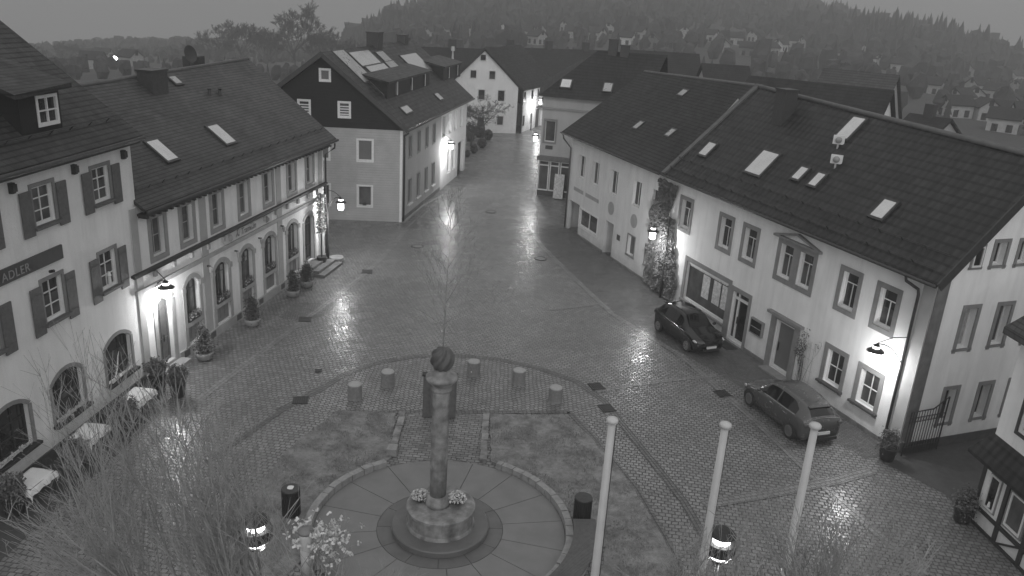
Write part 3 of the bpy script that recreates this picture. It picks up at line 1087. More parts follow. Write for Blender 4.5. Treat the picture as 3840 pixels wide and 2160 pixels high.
chimney(L, F, u + .1, i - .15, ZL - 1.6, ZL + .05, 1.15, .75)
u, i = onroof(F, EL, DL, SL, 515, 160)
m_ = MB().box(F, u - .5, u + .6, -HL - .9, -HL - .3, ZL - 1, ZL + .3)
c_ = m_.build('chimney', 'chimney', L)
for px in (527, 553):
    u, i = onroof(F, EL, DL, SL, px, 238)
    p = rp(F, EL, DL, SL, u, i)
    MB().tube([p - Vector((0, 0, .1)), p + Vector((0, 0, .22)), p + Vector((0, 0, .3))], [.1, .07, .11], 8).build('vent_pipe', 'gutter', L)
# ================================================================== hotel with shutters
F = WH
HO = thing('hotel_building', 'white hotel with wooden shutters and the dark sign at the left edge', 'hotel', F.p(0, 0, 0))
cu = [-1.45, 1.55, 4.54]
ag = [(-1.62, .1), (1.22, 2.78), (4.15, 5.75)]
holes = [(u, u + .95, 7.7, 8.9) for u in cu] + [(u - .12, u + .83, 4.6, 5.95) for u in cu] + [(a, b, 1.12, 2.76, .32) for a, b in ag]
wall(F, -5.5, 6.95, -.1, 9.9, holes, .25).build('wall', 'hotel_wall', HO)
for r_, (z0, z1, zs0, zs1) in enumerate(((7.7, 8.9, 7.47, 8.85), (4.6, 5.95, 4.33, 5.88))):
    for k, u in enumerate(cu):
        u = u - .12 * r_
        w_ = win(HO, F, u, u + .95, z0, z1, trim=.12, tm='trim', depth=.14, cols=2, rows=(z0 + (z1 - z0) * .36, z0 + (z1 - z0) * .68),
                 sill=.16, sm='wood', fw=.07, curtain=.95 if (r_ == 0 and k == 1) else (.6 if (r_ == 1 and k == 1) else False))
        for s_ in (-1, 1):
            a = u - .6 if s_ < 0 else u + 1.07
            q = MB().box(F, a, a + .48, .03, .075, zs0, zs1)
            q.box(F, a + .03, a + .45, .076, .09, zs0 + .22, zs0 + .3)
            q.box(F, a + .03, a + .45, .076, .09, zs1 - .3, zs1 - .22)
            q.build('shutter', 'wood', HO)
        if r_ == 1 and k == 2:
            MB().tube([F.p(u + .62, -.1, 4.68), F.p(u + .62, -.1, 4.95), F.p(u + .62, -.1, 5.0), F.p(u + .62, -.1, 5.14)], [.07, .06, .09, .04], 8).build('window_ornament', 'frame', w_)
for a, b in ag:
    w_ = win(HO, F, a, b, 1.12, 2.76, rise=.32, trim=.13, tm='trim', depth=.2, cols=3, rows=(1.65, 2.1), fm='wood_dark', fw=.07,
             sill=.2, sm='wood_dark', mull=.05)
    for z in (1.5, 1.78, 2.06, 2.3):
        for k in (.25, .6):
            MB().box(F, a + (b - a) * k, a + (b - a) * k + .2, -.19, -.18, z + k * .05, z + .04 + k * .05).build('window_catch', 'glass_mid', w_)
for u in (-2.3, .62, 3.52, 6.32):
    m = MB().box(F, u, u + .16, -.02, .12, 8.93, 9.24)
    m.box(F, u - .01, u + .17, .12, .17, 8.98, 9.2)
    m.build('beam_end', 'wood_dark', HO)
MB().box(F, -5.5, 6.95, -.02, .05, -.1, .46).build('plinth', 'plinth_dark', HO)
sb = MB().box(F, -3.6, 2.53, .002, .07, 6.43, 6.88).build('sign_board', 'sign_board', HO)
text(F, -.25, .075, 6.52, .37, "ADLER", 'letter', sb, 'lettering', spacing=1.12)
MB().tube([F.p(1.75, .1, 6.22), F.p(1.75, .25, 6.26)], .05, 8).build('spot_lamp', 'metal_dark', HO)
SH, EH, DH, HH = .96, 9.68, .42, 6.0
ZH = EH + SH * (HH + DH)
ru = lambda i: 7.2 - .38 * i
roof_slab([F.p(-6, DH, EH), F.p(7.15, DH, EH), F.p(ru(HH), -HH, ZH), F.p(-6, -HH, ZH)], .16, 'roof', 'slate_hotel', HO)
roof_slab([F.p(-6, -2 * HH, EH), F.p(7.15, -2 * HH, EH), F.p(ru(HH), -HH, ZH), F.p(-6, -HH, ZH)], .16, 'rear_roof', 'slate_hotel', HO)
m = MB()
m.poly([F.p(6.95, 0, -.1), F.p(6.95, -2 * HH, -.1), F.p(6.95, -2 * HH, 9.4), F.p(6.95, -.1, 9.4)])
m.poly([F.p(6.95, -.1, 9.4), F.p(6.95, -2 * HH, 9.4), F.p(ru(HH) - .1, -HH, ZH - .25)])
m.build('gable_wall', 'slate_gable', HO)
MB().tube([F.p(-6, DH + .06, EH - .08), F.p(7.1, DH + .06, EH - .08)], .08, 8).build('gutter', 'gutter', HO, smooth=True)
MB().box(F, -6, 6.95, .0, DH, EH - .24, EH - .17).build('soffit', 'wood_dark', HO)
snowguard(HO, F, EH, DH, SH, -5, 6.8, .2, 1.0)
# dormer
di = .3
ua_, za = hit(F, 97.2, 321.0, -di)
ub_, zb = hit(F, 140.7, 233.0, -di)
ua_2, _ = hit(F, 97.2, 250, -di)
print('dormer', ua_, ub_, za, zb)
DF = Frame(F.p(0, -di, 0), F.p(1, -di, 0))
D0, D1 = ua_ - .75, ub_ + .12
DZ0, DZ1 = EH + SH * (di + DH) - .1, zb + .08
m = wall(DF, D0, D1, DZ0 - .3, DZ1 + .1, [(ua_, ub_, za, zb)], .1)
bi = (DZ1 - EH) / SH - DH + .3
for u in (D0, D1):
    m.poly([F.p(u, -di, DZ0 - .3), F.p(u, -di, DZ1 + .1), F.p(u, -bi, DZ1 + .1)])
dm = m.build('dormer', 'slate_gable', HO)
q = MB()
q.prism([F.p(D0 - .5, -di + .3, DZ1 - .05), F.p(D1 + .25, -di + .3, DZ1 + .08), F.p(D1 + .1, -bi - 1.0, DZ1 + .95), F.p(D0 - .3, -bi - 1.0, DZ1 + .9)], Vector((0, 0, .14)))
q.build('dormer_roof', 'slate_hotel', dm)
q = MB()
for a, b, c, d in ((ua_, ua_ + .09, za, zb), (ub_ - .09, ub_, za, zb), (ua_ + .09, ub_ - .09, za, za + .12), (ua_ + .09, ub_ - .09, zb - .1, zb)):
    q.box(DF, a + .001, b - .001, -.06, .03, c + .001, d - .001)
q.box(DF, (ua_ + ub_) / 2 - .02, (ua_ + ub_) / 2 + .02, -.05, .02, za + .1, zb - .1)
q.box(DF, ua_ + .08, ub_ - .08, -.048, .018, (za + zb) / 2 - .02, (za + zb) / 2 + .02)
q.build('dormer_window', 'frame', dm)
MB().quad(*[DF.p(u, -.055, z) for u, z in ((ua_, za), (ub_, za), (ub_, zb), (ua_, zb))]).build('dormer_glass', 'glass', dm)


def zc(x, y):
    return 737.9 + x / 2.88, 100.6 + y / 2.88


# ================================================================== grey house with slate gable and solar roof
F = WG
G = thing('corner_house', 'grey boarded corner house with black slate gable and solar collectors on its roof', 'house', F.p(0, 0, 0))
WS = Frame(F.p(4.98, 0, 0), F.p(4.98, 0, 0) + Vector((.1447, .9895, 0)))
gw = [(1.98, 2.94, 4.2, 5.6), (1.98, 2.9, 1.05, 2.45), (-.85, .05, 4.2, 5.6), (-.85, .05, 1.05, 2.45)]
wall(F, -5.8, 4.98, -.1, 6.35, gw, .14).build('wall', 'siding', G)
for i, (a, b, c, d) in enumerate(gw):
    w_ = win(G, F, a, b, c, d, trim=.1, tm='frame', depth=.12, cols=1, fw=.06, gm='blind' if i in (0, 2) else 'glass')
    if i == 1:
        MB().box(F, a + .3, a + .55, -.1, .0, 1.1, 1.3).build('flower_pot', 'wood_dark', w_)
MB().box(F, 4.8, 4.98, -.02, .02, -.1, 6.34).build('corner_board', 'frame', G)
ap_u, ap_z = -.31, 11.15
m = MB()
gh = [(-.46, .2, 9.35, 10.3), (.72, 1.48, 7.05, 8.05), (-1.9, -1.14, 7.05, 8.05)]
wall(F, -1.95, 1.55, 6.35, 8.3, gh[1:], .1, mb=m)
wall(F, -1.3, .9, 8.3, 10.35 - .15, [(-.46, .2, 9.35, 10.1)], .1, mb=m)
sl_ = (ap_z - 6.35) / 5.5
fz = lambda u: ap_z - abs(u - ap_u) * sl_
m.poly([F.p(1.55, 0, 6.35), F.p(5.2, 0, 6.35), F.p(5.2, 0, fz(5.2)), F.p(1.55, 0, fz(1.55) - .03)])
m.poly([F.p(-1.95, 0, 6.35), F.p(-5.8, 0, 6.35), F.p(-5.8, 0, fz(-5.8)), F.p(-1.95, 0, fz(-1.95) - .03)])
m.poly([F.p(.9, 0, 8.3), F.p(1.55, 0, 8.3), F.p(1.55, 0, fz(1.55) - .05), F.p(.9, 0, fz(.9) - .05)])
m.poly([F.p(-1.3, 0, 8.3), F.p(-1.95, 0, 8.3), F.p(-1.95, 0, fz(-1.95) - .05), F.p(-1.3, 0, fz(-1.3) - .05)])
m.poly([F.p(-1.3, 0, 10.2), F.p(.9, 0, 10.2), F.p(ap_u, 0, ap_z - .05)])
gbl = m.build('slate_gable', 'slate_gable', G)
for i, (a, b, c, d) in enumerate(gh):
    if i == 0:
        d = 10.1
    win(G, F, a + .02, b - .02, c + .02, d - .02, trim=.08, tm='frame', depth=.06, cols=1, rows=() if i == 0 else (7.25, 7.42, 7.59, 7.76), fw=.07,
        gm='blind' if i == 0 else 'glass', mull=.07)
F2 = WS
su = [1.4, 3.65, 5.85, 7.95]
sw_ = [11.1, 13.2, 15.15, 17.3]
holes = [(u, u + .8, 4.25, 5.75) for u in su] + [(u, u + .85, .95, 2.7) for u in su]
wall(F2, 0, 10.6, -.1, 6.7, holes, .12).build('street_wall', 'pale_wall', G)
for u in su:
    win(G, F2, u, u + .8, 4.25, 5.75, trim=.08, tm='trim_light', depth=.1, cols=1, gm='blind', fm='trim_light', fw=.05)
    win(G, F2, u, u + .85, .95, 2.7, trim=.08, tm='trim_light', depth=.1, cols=1, gm='blind', fm='trim_light', fw=.05, sill=.14, sm='frame')
holes = [(u, u + .9, 4.25, 5.9) for u in sw_] + [(13.1, 14.3, .9, 2.9), (14.9, 16.0, .9, 2.9), (16.9, 19.3, 0, 2.95)]
wall(F2, 10.6, 19.9, -.1, 6.7, holes, .3).build('white_street_wall', 'white_wall', G)
for u in sw_:
    win(G, F2, u, u + .9, 4.25, 5.9, trim=0, depth=.22, cols=2, fw=.05, gm='glass')
for a, b in ((13.1, 14.3), (14.9, 16.0)):
    win(G, F2, a, b, .9, 2.9, trim=0, depth=.2, cols=1, fw=.1, gm='glass_mid')
MB().box(F2, 16.9, 19.3, -.6, -.5, 0, 2.95).build('garage_door', 'wood_door', G)
MB().box(F2, 0, 10.6, -.02, .03, -.1, .3).build('plinth', 'plinth', G)
q = MB().box(F2, 19.9, 20.0, -9.5, 0, -.1, 6.3)
q.box(F2, .5, 19.9, -10.4, -10.2, -.1, 6.3)
q.build('rear_wall', 'cream_wall', G)
EG, DG = 6.55, .45
HG = 5.14
SG = .83
ZG = EG + SG * (HG + DG)
ov = -.45
ridge0 = F.p(ap_u, .45, ZG)
ridge1 = F2.p(20.3, -HG, ZG)
e0, e1 = F2.p(-.45, DG, EG), F2.p(20.6, DG, EG)
roof_slab([e0, e1, ridge1, ridge0], .2, 'roof', 'pan_grey', G)
l0 = F.p(-6.2, .45, EG)
roof_slab([l0, F2.p(20.3, -10.9, EG), ridge1, ridge0], .2, 'rear_roof', 'pan_grey', G)
m = MB()
for a, b in ((e0, ridge0), (l0, ridge0)):
    m.prism([a + Vector((0, 0, .05)), b + Vector((0, 0, .05)), b - Vector((0, 0, .3)), a - Vector((0, 0, .3))], -F.n * .0 + F.n * .05)
m.build('bargeboard', 'gutter', G)
MB().tube([F2.p(-.45, DG + .06, EG - .1), F2.p(20.6, DG + .06, EG - .1)], .08, 8).build('gutter', 'pipe', G, smooth=True)
pipe([F2.p(-.2, DG, 6.25), F2.p(0.05, .1, 6.0), F2.p(.12, .1, 5.8), F2.p(.12, .1, .05)], .07, G, mat='gutter')
T1 = lambda P: [zc(*p) for p in P]
for P, mt in (([(495, 188), (635, 175), (540, 85), (385, 95)], 'solar'), ([(620, 293), (752, 265), (640, 180), (510, 200)], 'solar'),
              ([(905, 235), (1012, 212), (870, 105), (750, 120)], 'solar_rib'),
              ([(522, 302), (597, 295), (345, 86), (255, 88)], 'solar_dim'), ([(672, 415), (690, 380), (600, 300), (535, 308)], 'solar_dim'),
              ([(765, 262), (815, 250), (715, 157), (650, 167)], 'solar_dim'), ([(662, 160), (710, 153), (640, 88), (590, 95)], 'solar_dim')):
    roofrect(G, F2, EG, DG, SG, T1(P), mt, 'solar_panel', .1)
for P in ([(808, 540), (860, 520), (825, 487), (768, 487)], [(1058, 440), (1078, 430), (1045, 390), (1020, 395)]):
    roofrect(G, F2, EG, DG, SG, T1(P), 'skylight')
for (x0, x1, dd, nb) in ((680, 985, 1.5, 3), (1085, 1210, 1.5, 2)):
    ua, z_ = hit(F2, *zc(x0, 400 if x0 < 900 else 300), -dd)
    ub, z_ = hit(F2, *zc(x1, 330 if x0 < 900 else 250), -dd)
    zb = EG + SG * (dd + DG)
    ztop = zb + 1.12
    bi = (ztop + .35 - EG) / SG - DG
    m = MB()
    m.quad(F2.p(ua, -dd, zb - .1), F2.p(ub, -dd, zb - .1), F2.p(ub, -dd, ztop), F2.p(ua, -dd, ztop))
    for u in (ua, ub):
        m.poly([F2.p(u, -dd, zb - .1), F2.p(u, -dd, ztop), F2.p(u, -bi, ztop + .25), F2.p(u, -bi, ztop)])
    dm = m.build('dormer', 'slate_gable', G)
    MB().prism([F2.p(ua - .2, -dd + .18, ztop - .06), F2.p(ub + .2, -dd + .18, ztop - .06), F2.p(ub + .2, -bi - .4, ztop + .42), F2.p(ua - .2, -bi - .4, ztop + .42)],
               Vector((0, 0, .14))).build('dormer_roof', 'pan_grey', dm)
    for k in range(nb):
        u = ua + (ub - ua) * (k + .62) / nb
        MB().box(F2, u - .45, u - .05, -dd, -dd + .03, zb + .15, ztop - .15).build('dormer_window', 'glass', dm)
        MB().box(F2, u - .05, u + .06, -dd, -dd + .05, zb + .1, ztop - .1).build('window_post', 'frame', dm)
for (px, py, w, l, h) in ((943, 100, 1.3, .9, .9), (1013, 104, 1.1, .7, .5)):
    u, z_ = hit(F2, px, py, -HG)
    chimney(G, F2, u, HG, ZG - .9, ZG + h, w, l)
u, _ = hit(F2, 1128, 160, -3)
p = F2.p(u, -2.6, EG + SG * 3)
q = MB().tube([p, p + Vector((0, 0, 1.2))], [.14, .06], 8)
q.tube([p + Vector((0, 0, 1.2)), p + Vector((0, 0, 1.6))], [.18, .14], 8)
q.build('flue_pipe', 'white_paint', G)


# ================================================================== generic house for the distance
def far_house(name, label, cat, a, b, zr, half, ze, wm='far_wall', rm='roof_far', group=None, z0=-.2, wins=0, gwins=False, over=.4, chim=0):
    """a, b: ridge ends (world), half: half depth, ze: eaves height"""
    a, b = Vector((a[0], a[1], 0)), Vector((b[0], b[1], 0))
    Fr = Frame(a, b)
    if Fr.n.y > 0:
        Fr = Frame(b, a)
    Lh = Fr.L
    mid = (a + b) / 2 + Vector((0, 0, z0))
    H = thing(name, label, cat, mid, group)
    sl = (zr - ze) / (half + over)
    m = MB()
    zt = ze + sl * over
    m.poly([Fr.p(.3, half, z0), Fr.p(Lh - .3, half, z0), Fr.p(Lh - .3, half, zt), Fr.p(.3, half, zt)])
    m.poly([Fr.p(.3, -half, z0), Fr.p(Lh - .3, -half, z0), Fr.p(Lh - .3, -half, zt), Fr.p(.3, -half, zt)])
    for u in (.3, Lh - .3):
        m.poly([Fr.p(u, half, z0), Fr.p(u, half, zt), Fr.p(u, 0, zr - .1), Fr.p(u, -half, zt), Fr.p(u, -half, z0)])
    w = m.build('wall', wm, H, recalc=False)
    m = MB()
    for s in (1, -1):
        e = s * (half + over)
        P = [Fr.p(0, e, ze), Fr.p(Lh, e, ze), Fr.p(Lh, 0, zr), Fr.p(0, 0, zr)]
        m.prism(P, Vector((0, 0, -.2)))
    m.build('roof', rm, H, recalc=False)
    hh = (ze - z0)
    for r_ in range(2 if wins and hh > 4.4 else 1):
        for k in range(wins):
            u = Lh * (k + .7) / (wins + .4)
            zc_ = z0 + 1.6 + 2.7 * r_
            MB().box(Fr, u - .45, u + .45, half + .0, half + .03, zc_ - .6, zc_ + .6).build('window', 'glass', H, recalc=False)
    if gwins:
        for u, s in ((.3, -1), (Lh - .3, 1)):
            for d in (-half * .45, half * .45):
                for z in ((z0 + 1.6, z0 + 4.2) if hh > 4.4 else (z0 + 1.6,)):
                    MB().box(Fr, u + min(0, s * .03), u + max(0, s * .03), d - .45, d + .45, z - .6, z + .6).build('window', 'glass', H, recalc=False)
            MB().box(Fr, u + min(0, s * .03), u + max(0, s * .03), -.4, .4, ze + .3, ze + 1.3).build('window', 'glass', H, recalc=False)
    for k in range(chim):
        u = Lh * (k + .6) / (chim + .3)
        MB().box(Fr, u - .4, u + .4, -.35, .35, zr - .5, zr + 1.0).build('chimney', 'chimney', H, recalc=False)
    return H, Fr, sl


# ---- white gable house closing the street
F = WF
FH = thing('gable_house', 'tall white house whose pointed gable closes the far end of the street', 'house', F.p(0, 0, 0))
apz = 9.6
gwn = [(-1.85, -1.15, 8.25, 9.0), (-2.95, -2.2, 6.25, 7.2), (-.72, .05, 6.2, 7.2), (-1.9, -1.08, 3.8, 5.0), (.45, 1.3, 3.7, 5.0), (.5, 1.3, .9, 2.0), (-1.85, -1.1, .6, 1.8)]
m = wall(F, -5.8, 2.88, -.1, 5.4, [g for g in gwn if g[2] < 5.4], .15)
m.poly([F.p(-5.8, 0, 5.4), F.p(2.88, 0, 5.4), F.p(-1.48, 0, apz)])
m.build('gable_wall', 'far_wall', FH)
for a, b, c, d in gwn:
    win(FH, F, a, b, c, d, trim=.07, tm='frame', depth=.1 if c < 5.4 else -.03, cols=1, fw=.05)
wall(WF2, 0, 12.5, -.1, 5.3, [], .2).build('street_wall', 'far_wall', FH)
for u in (.55, 3.5, 5.8):
    win(FH, WF2, u, u + .85, 3.65, 4.85, trim=0, depth=-.02, cols=1, fw=.06)
for u in (.55, 3.6, 8.5):
    win(FH, WF2, u, u + .85, .7, 2.05, trim=0, depth=-.02, cols=1, fw=.06)
MB().box(WF2, 5.9, 7.1, .0, .04, 0, 2.3).build('street_door', 'wood_door', FH)
MB().box(WF2, 5.85, 7.6, .0, .7, 2.5, 2.62).build('door_canopy', 'wood_dark', FH)
pipe([WF2.p(0, .08, 5.2), WF2.p(0, .08, 0)], .12, FH, mat='gutter')
rd = WF2.u * 13
r0 = F.p(-1.48, .35, apz + .15)
roof_slab([WF2.p(-.35, .35, 5.1), WF2.p(13, .35, 5.1), r0 + rd, r0], .2, 'roof', 'roof_far', FH)
roof_slab([F.p(-6.15, .35, 5.1), F.p(-6.15, .35, 5.1) + rd, r0 + rd, r0], .2, 'rear_roof', 'roof_far', FH)
sF = (apz + .15 - 5.1) / (.35 + 4.4)
for k in range(4):
    skylight(FH, WF2, 5.1, .35, sF, 1.6 + 2.1 * k, 1.5, .5, 1.3, 'skylight', lift=.05)

# ---- pale corner shop
P0 = Vector((1.55, 66.2, 0))
WP = Frame(P0, P0 + Vector((5, -1.2, 0)))
WQ = Frame(P0 + Vector((.35, 12, 0)), P0)
PH = thing('corner_shop', 'pale rendered corner house with a glazed shop on its dark ground floor', 'house', P0)
holes = [(.31, 1.17, 4.45, 6.15)]
wall(WP, 0, 6.6, 3.2, 8.05, holes, .2).build('wall', 'pale_wall', PH)
win(PH, WP, .31, 1.17, 4.45, 6.15, trim=.14, tm='trim', depth=.16, cols=1, fw=.06, gm='glass_mid')
MB().box(WP, .45, 1.05, .002, .03, 3.86, 4.16).build('house_sign', 'sign_board', PH)
MB().box(WQ, 0, WQ.L, -.2, 0, -.1, 3.2).build('dark_base_wall', 'plinth', PH)
MB().box(WQ, 0, WQ.L, -.2, -.01, 3.2, 8.05).build('side_wall', 'pale_wall', PH)
m = MB()
m.box(WP, 0, 6.6, -.02, .12, 7.05, 7.2)
m.box(WP, 0, 6.6, -.02, .2, 7.9, 8.06)
m.build('cornice', 'trim_mid', PH)
MB().box(WP, -.1, 6.6, -.3, .35, 2.95, 3.32).build('shop_fascia', 'plinth', PH)
m = MB()
for a, b in ((-.0, .9), (.95, 1.75), (1.82, 2.9)):
    m.box(WP, a, a + .09, -.1, .06, .45, 2.95)
    m.box(WP, b - .09, b, -.1, .06, .45, 2.95)
    m.box(WP, a + .09, b - .09, -.1, .06, .45, .55)
    m.box(WP, a + .09, b - .09, -.1, .06, 2.5, 2.6)
    m.box(WP, a + .09, b - .09, -.1, .06, 2.85, 2.95)
s_ = m.build('shop_front', 'frame', PH)
MB().quad(*[WP.p(u, -.04, z) for u, z in ((0, .5), (6, .5), (6, 2.95), (0, 2.95))]).build('glass', 'glass_mid', s_)
MB().box(WP, 0, 6, -.3, .0, -.1, .45).build('shop_plinth', 'plinth_dark', PH)
MB().box(WP, 0, 6.6, -12, -11.8, 0, 8).build('rear_wall', 'pale_wall', PH)
m = MB()
e = [WP.p(-.35, .35, 8.05), WP.p(8, .35, 8.05), WP.p(9, -11, 8.05), WQ.p(0, .35, 8.05)]
r_a, r_b = WP.p(3.4, -4.2, 11.6), WP.p(9, -4.6, 11.6)
m.poly([e[0], e[1], r_b, r_a])
m.poly([e[3], e[0], r_a])
m.poly([e[3], r_a, r_b, e[2]])
m.build('roof', 'roof_far', PH)
sP = (11.6 - 8.05) / 4.55
roofrect(PH, WP, 8.05, .35, sP, [(1402, 218), (1425, 221), (1447, 203), (1423, 201)], 'skylight', lift=.06)
roofrect(PH, WP, 8.05, .35, sP, [(1519, 230), (1538, 231), (1540, 211), (1519, 210)], 'solar_dim', lift=.06)
for (px, dz) in ((1540, .9), (1570, .5)):
    u, _ = hit(WP, px, 150, -4.2)
    chimney(PH, WP, u, 4.2, 10.6, 11.6 + dz, .7, .6, 'chimney')

# ---- further roofs of the old town
def rr(label, p0, p1, y0, y1, half, drop, **k):
    a, b = atY(p0[0], p0[1], y0), atY(p1[0], p1[1], y1)
    zr = (a.z + b.z) / 2
    print(label[:30], a, b)
    return far_house('far_house', label, 'house', a, b, zr, half, zr - drop, group='old town houses behind the square', **k)


rr('long dark roof behind the solar house, reaching to the white gable', (950, 112), (1215, 124), 100, 106, 6.0, 4.8, wins=5, chim=2)
rr('dark roofed house right of and behind the white gable', (1222, 119), (1535, 125), 112, 122, 8.5, 6, wins=5, chim=3)
rr('broad dark roof right of the twin chimneys', (1585, 128), (1760, 132), 98, 98, 8.5, 6.5, wins=3, chim=0)
rr('small dark roofed house with a low window between two large roofs', (1765, 156), (1885, 168), 88, 88, 4, 3, wins=2, chim=0, wm='pale_wall')
rr('long nearly black roof rising behind the pantile ridge', (1888, 166), (2245, 252), 66, 60, 6, 5.0, wins=3, chim=0)
rr('lighter grey roofed barn at the right behind the black roof', (2075, 160), (2262, 200), 84, 80, 6, 5.0, rm='roof_far_light', wm='pale_wall', gwins=True)
rr('low house with white strip eaves behind the right roof end', (2290, 278), (2395, 305), 75, 72, 4, 2.5, wins=2, chim=1, wm='pale_wall')

# ---- half-timbered house, bottom right
WT = Frame((15.31, 22.76), (15.50, 20.79))
F = WT
HT = thing('timbered_house', 'half-timbered house with dark beams at the lower right corner', 'house', F.p(0, 0, 0))
MB().box(F, 0, 5, -.9, -.03, 0, 2.35).build('infill_wall', 'white_wall', HT)
m = MB()
for u in (0, 1.12, 2.25, 3.4):
    m.box(F, u, u + .15, -.05, .03, .0, 2.2)
for z, h in ((2.1, .2), (.56, .13), (.0, .09)):
    m.box(F, 0, 5, -.05, .035, z, z + h)
for a in (1.27,):
    m.prism([F.p(a, -.03, .09), F.p(a + .12, -.03, .09), F.p(a + .98, -.03, .56), F.p(a + .86, -.03, .56)], F.n * .055)
m.build('timber_frame', 'wood_dark', HT)
m = MB()
m.box(F, .16, 1.11, -.028, .005, .70, 2.09)
win_ = m.build('window_panel', 'white_wall', HT)
w_ = win(HT, F, .45, .9, .86, 2.0, trim=.05, tm='trim', depth=-.025, cols=1, fw=.04)
MB().tube([F.p(.66, .03, .95), F.p(.66, .03, 1.12)], [.06, .03], 8).build('window_figure', 'frame', w_)
win(HT, F, 1.42, 2.12, .86, 2.0, trim=.07, tm='trim', depth=-.01, cols=1, fw=.05, gm='glass_mid')
win(HT, F, 2.55, 3.2, .86, 2.0, trim=.07, tm='trim', depth=-.01, cols=1, fw=.05)
m = MB().prism([F.p(-.38, .42, 2.42), F.p(5, .42, 2.42), F.p(5, -.04, 3.27), F.p(.02, -.04, 3.27)], Vector((0, 0, -.1)))
m.prism([F.p(-.38, .42, 2.42), F.p(.02, -.04, 3.27), F.p(.02, -3, 3.27), F.p(-.38, -3, 2.42)], Vector((0, 0, -.1)))
m.build('pent_roof', 'roof_far', HT)
m = wall(F, .05, 5, 2.3, 6.3, [(.88, 1.75, 3.75, 5.0)], .2)
m.box(F, .05, .3, -6, -.01, 2.3, 6.3)
m.build('upper_wall', 'white_wall', HT)
win(HT, F, .88, 1.75, 3.75, 5.0, trim=.1, tm='wood_dark', depth=.12, cols=1)
MB().box(F, .1, .6, -6, -.92, -.1, 2.3).build('side_wall', 'pale_wall', HT)
u_, z_ = hit(F, 2526, 822, .5)
m = MB().prism([F.p(u_, .5, z_), F.p(5, .5, z_), F.p(5, -4, z_ + 3.2), F.p(u_, -4, z_ + 3.2)], Vector((0, 0, -.2)))
m.build('roof', 'slate', HT)

# ================================================================== terrain
AZ = [-60, -34, -31, -28, -25.8, -22.4, -18.8, -12.9, -11.8, -10.5, -8.7, -7.2, -6.1, -.9, 6.9, 14.5, 17.4, 19.3, 21.7, 24, 26.2, 28.4, 30, 32.7, 60]
TEL = [-4.4, -4.1, -3.9, -3.5, -3.2, -3.0, -3.1, -2.7, -2.2, -1.7, -.7, -.1, .3, 1.5, 2.2, 1.8, 1.25, 1.05, .85, .5, .1, -.35, -.9, -1.6, -3]
RD = [560, 560, 560, 560, 560, 560, 540, 420, 400, 400, 400, 410, 420, 480, 500, 500, 490, 480, 470, 450, 440, 430, 420, 420, 420]


def interp(xs, ys, x):
    if x <= xs[0]:
        return ys[0]
    for i in range(len(xs) - 1):
        if x <= xs[i + 1]:
            t = (x - xs[i]) / (xs[i + 1] - xs[i])
            return ys[i] + (ys[i + 1] - ys[i]) * t
    return ys[-1]


TREE_H = 9.0


def ground_z(x, y):
    d = math.hypot(x, y)
    if y < 20 or d < 135:
        return 0.0
    a = math.degrees(math.atan2(x, y))
    rd = interp(AZ, RD, a)
    zr = HC + rd * math.tan(R(interp(AZ, TEL, a))) - TREE_H
    s = (d - 135) / (rd - 135)
    if s <= 1:
        k = 1.25 if zr > 0 else 1.0
        return zr * (s ** k) + 1.0 * noise.noise(Vector((x / 60, y / 60, 0))) * min(1, s * 3)
    return zr - (d - rd) * .35


m = MB()
azs = [-100 + 4 * i for i in range(15)] + [-42 + 1.5 * i for i in range(57)] + [44 + 4 * i for i in range(15)]
ds = [3, 30, 80, 130, 160, 190, 220, 250, 280, 310, 340, 370, 400, 430, 460, 490, 520, 550, 580, 620]
for d in ds:
    for a in azs:
        x, y = d * math.sin(R(a)), d * math.cos(R(a))
        m.v.append(Vector((x, y, ground_z(x, y) - .06)))
n_ = len(azs)
for i in range(len(ds) - 1):
    for j in range(n_ - 1):
        q = i * n_ + j
        m.f.append((q, q + 1, q + n_ + 1, q + n_))
        m.m.append(0)
m.quad(Vector((-90, -70, -.06)), Vector((90, -70, -.06)), Vector((90, 1, -.06)), Vector((-90, 1, -.06)))
struct(m.build('ground', 'field', smooth=False))


def march(px, py):
    r = ray(px, py)
    t = 100.0
    while t < 700:
        p = Vector((0, 0, HC)) + r * t
        if p.z < ground_z(p.x, p.y):
            return p
        t += 1.5
    return None


rn = random.Random(5)
# forest
m = MB()


def conifer(m, p, h, r, rn):
    k = 6
    for z0, z1, rr_ in ((.05, .55, 1), (.3, .8, .72), (.55, 1.05, .45)):
        b = len(m.v)
        ph = rn.uniform(0, 6)
        for j in range(k):
            a = ph + 2 * math.pi * j / k
            q = r * rr_ * rn.uniform(.75, 1.2)
            m.v.append(p + Vector((q * math.cos(a), q * math.sin(a), h * z0)))
        m.v.append(p + Vector((0, 0, h * z1)))
        for j in range(k):
            m.f.append((b + j, b + (j + 1) % k, b + k))
            m.m.append(0)


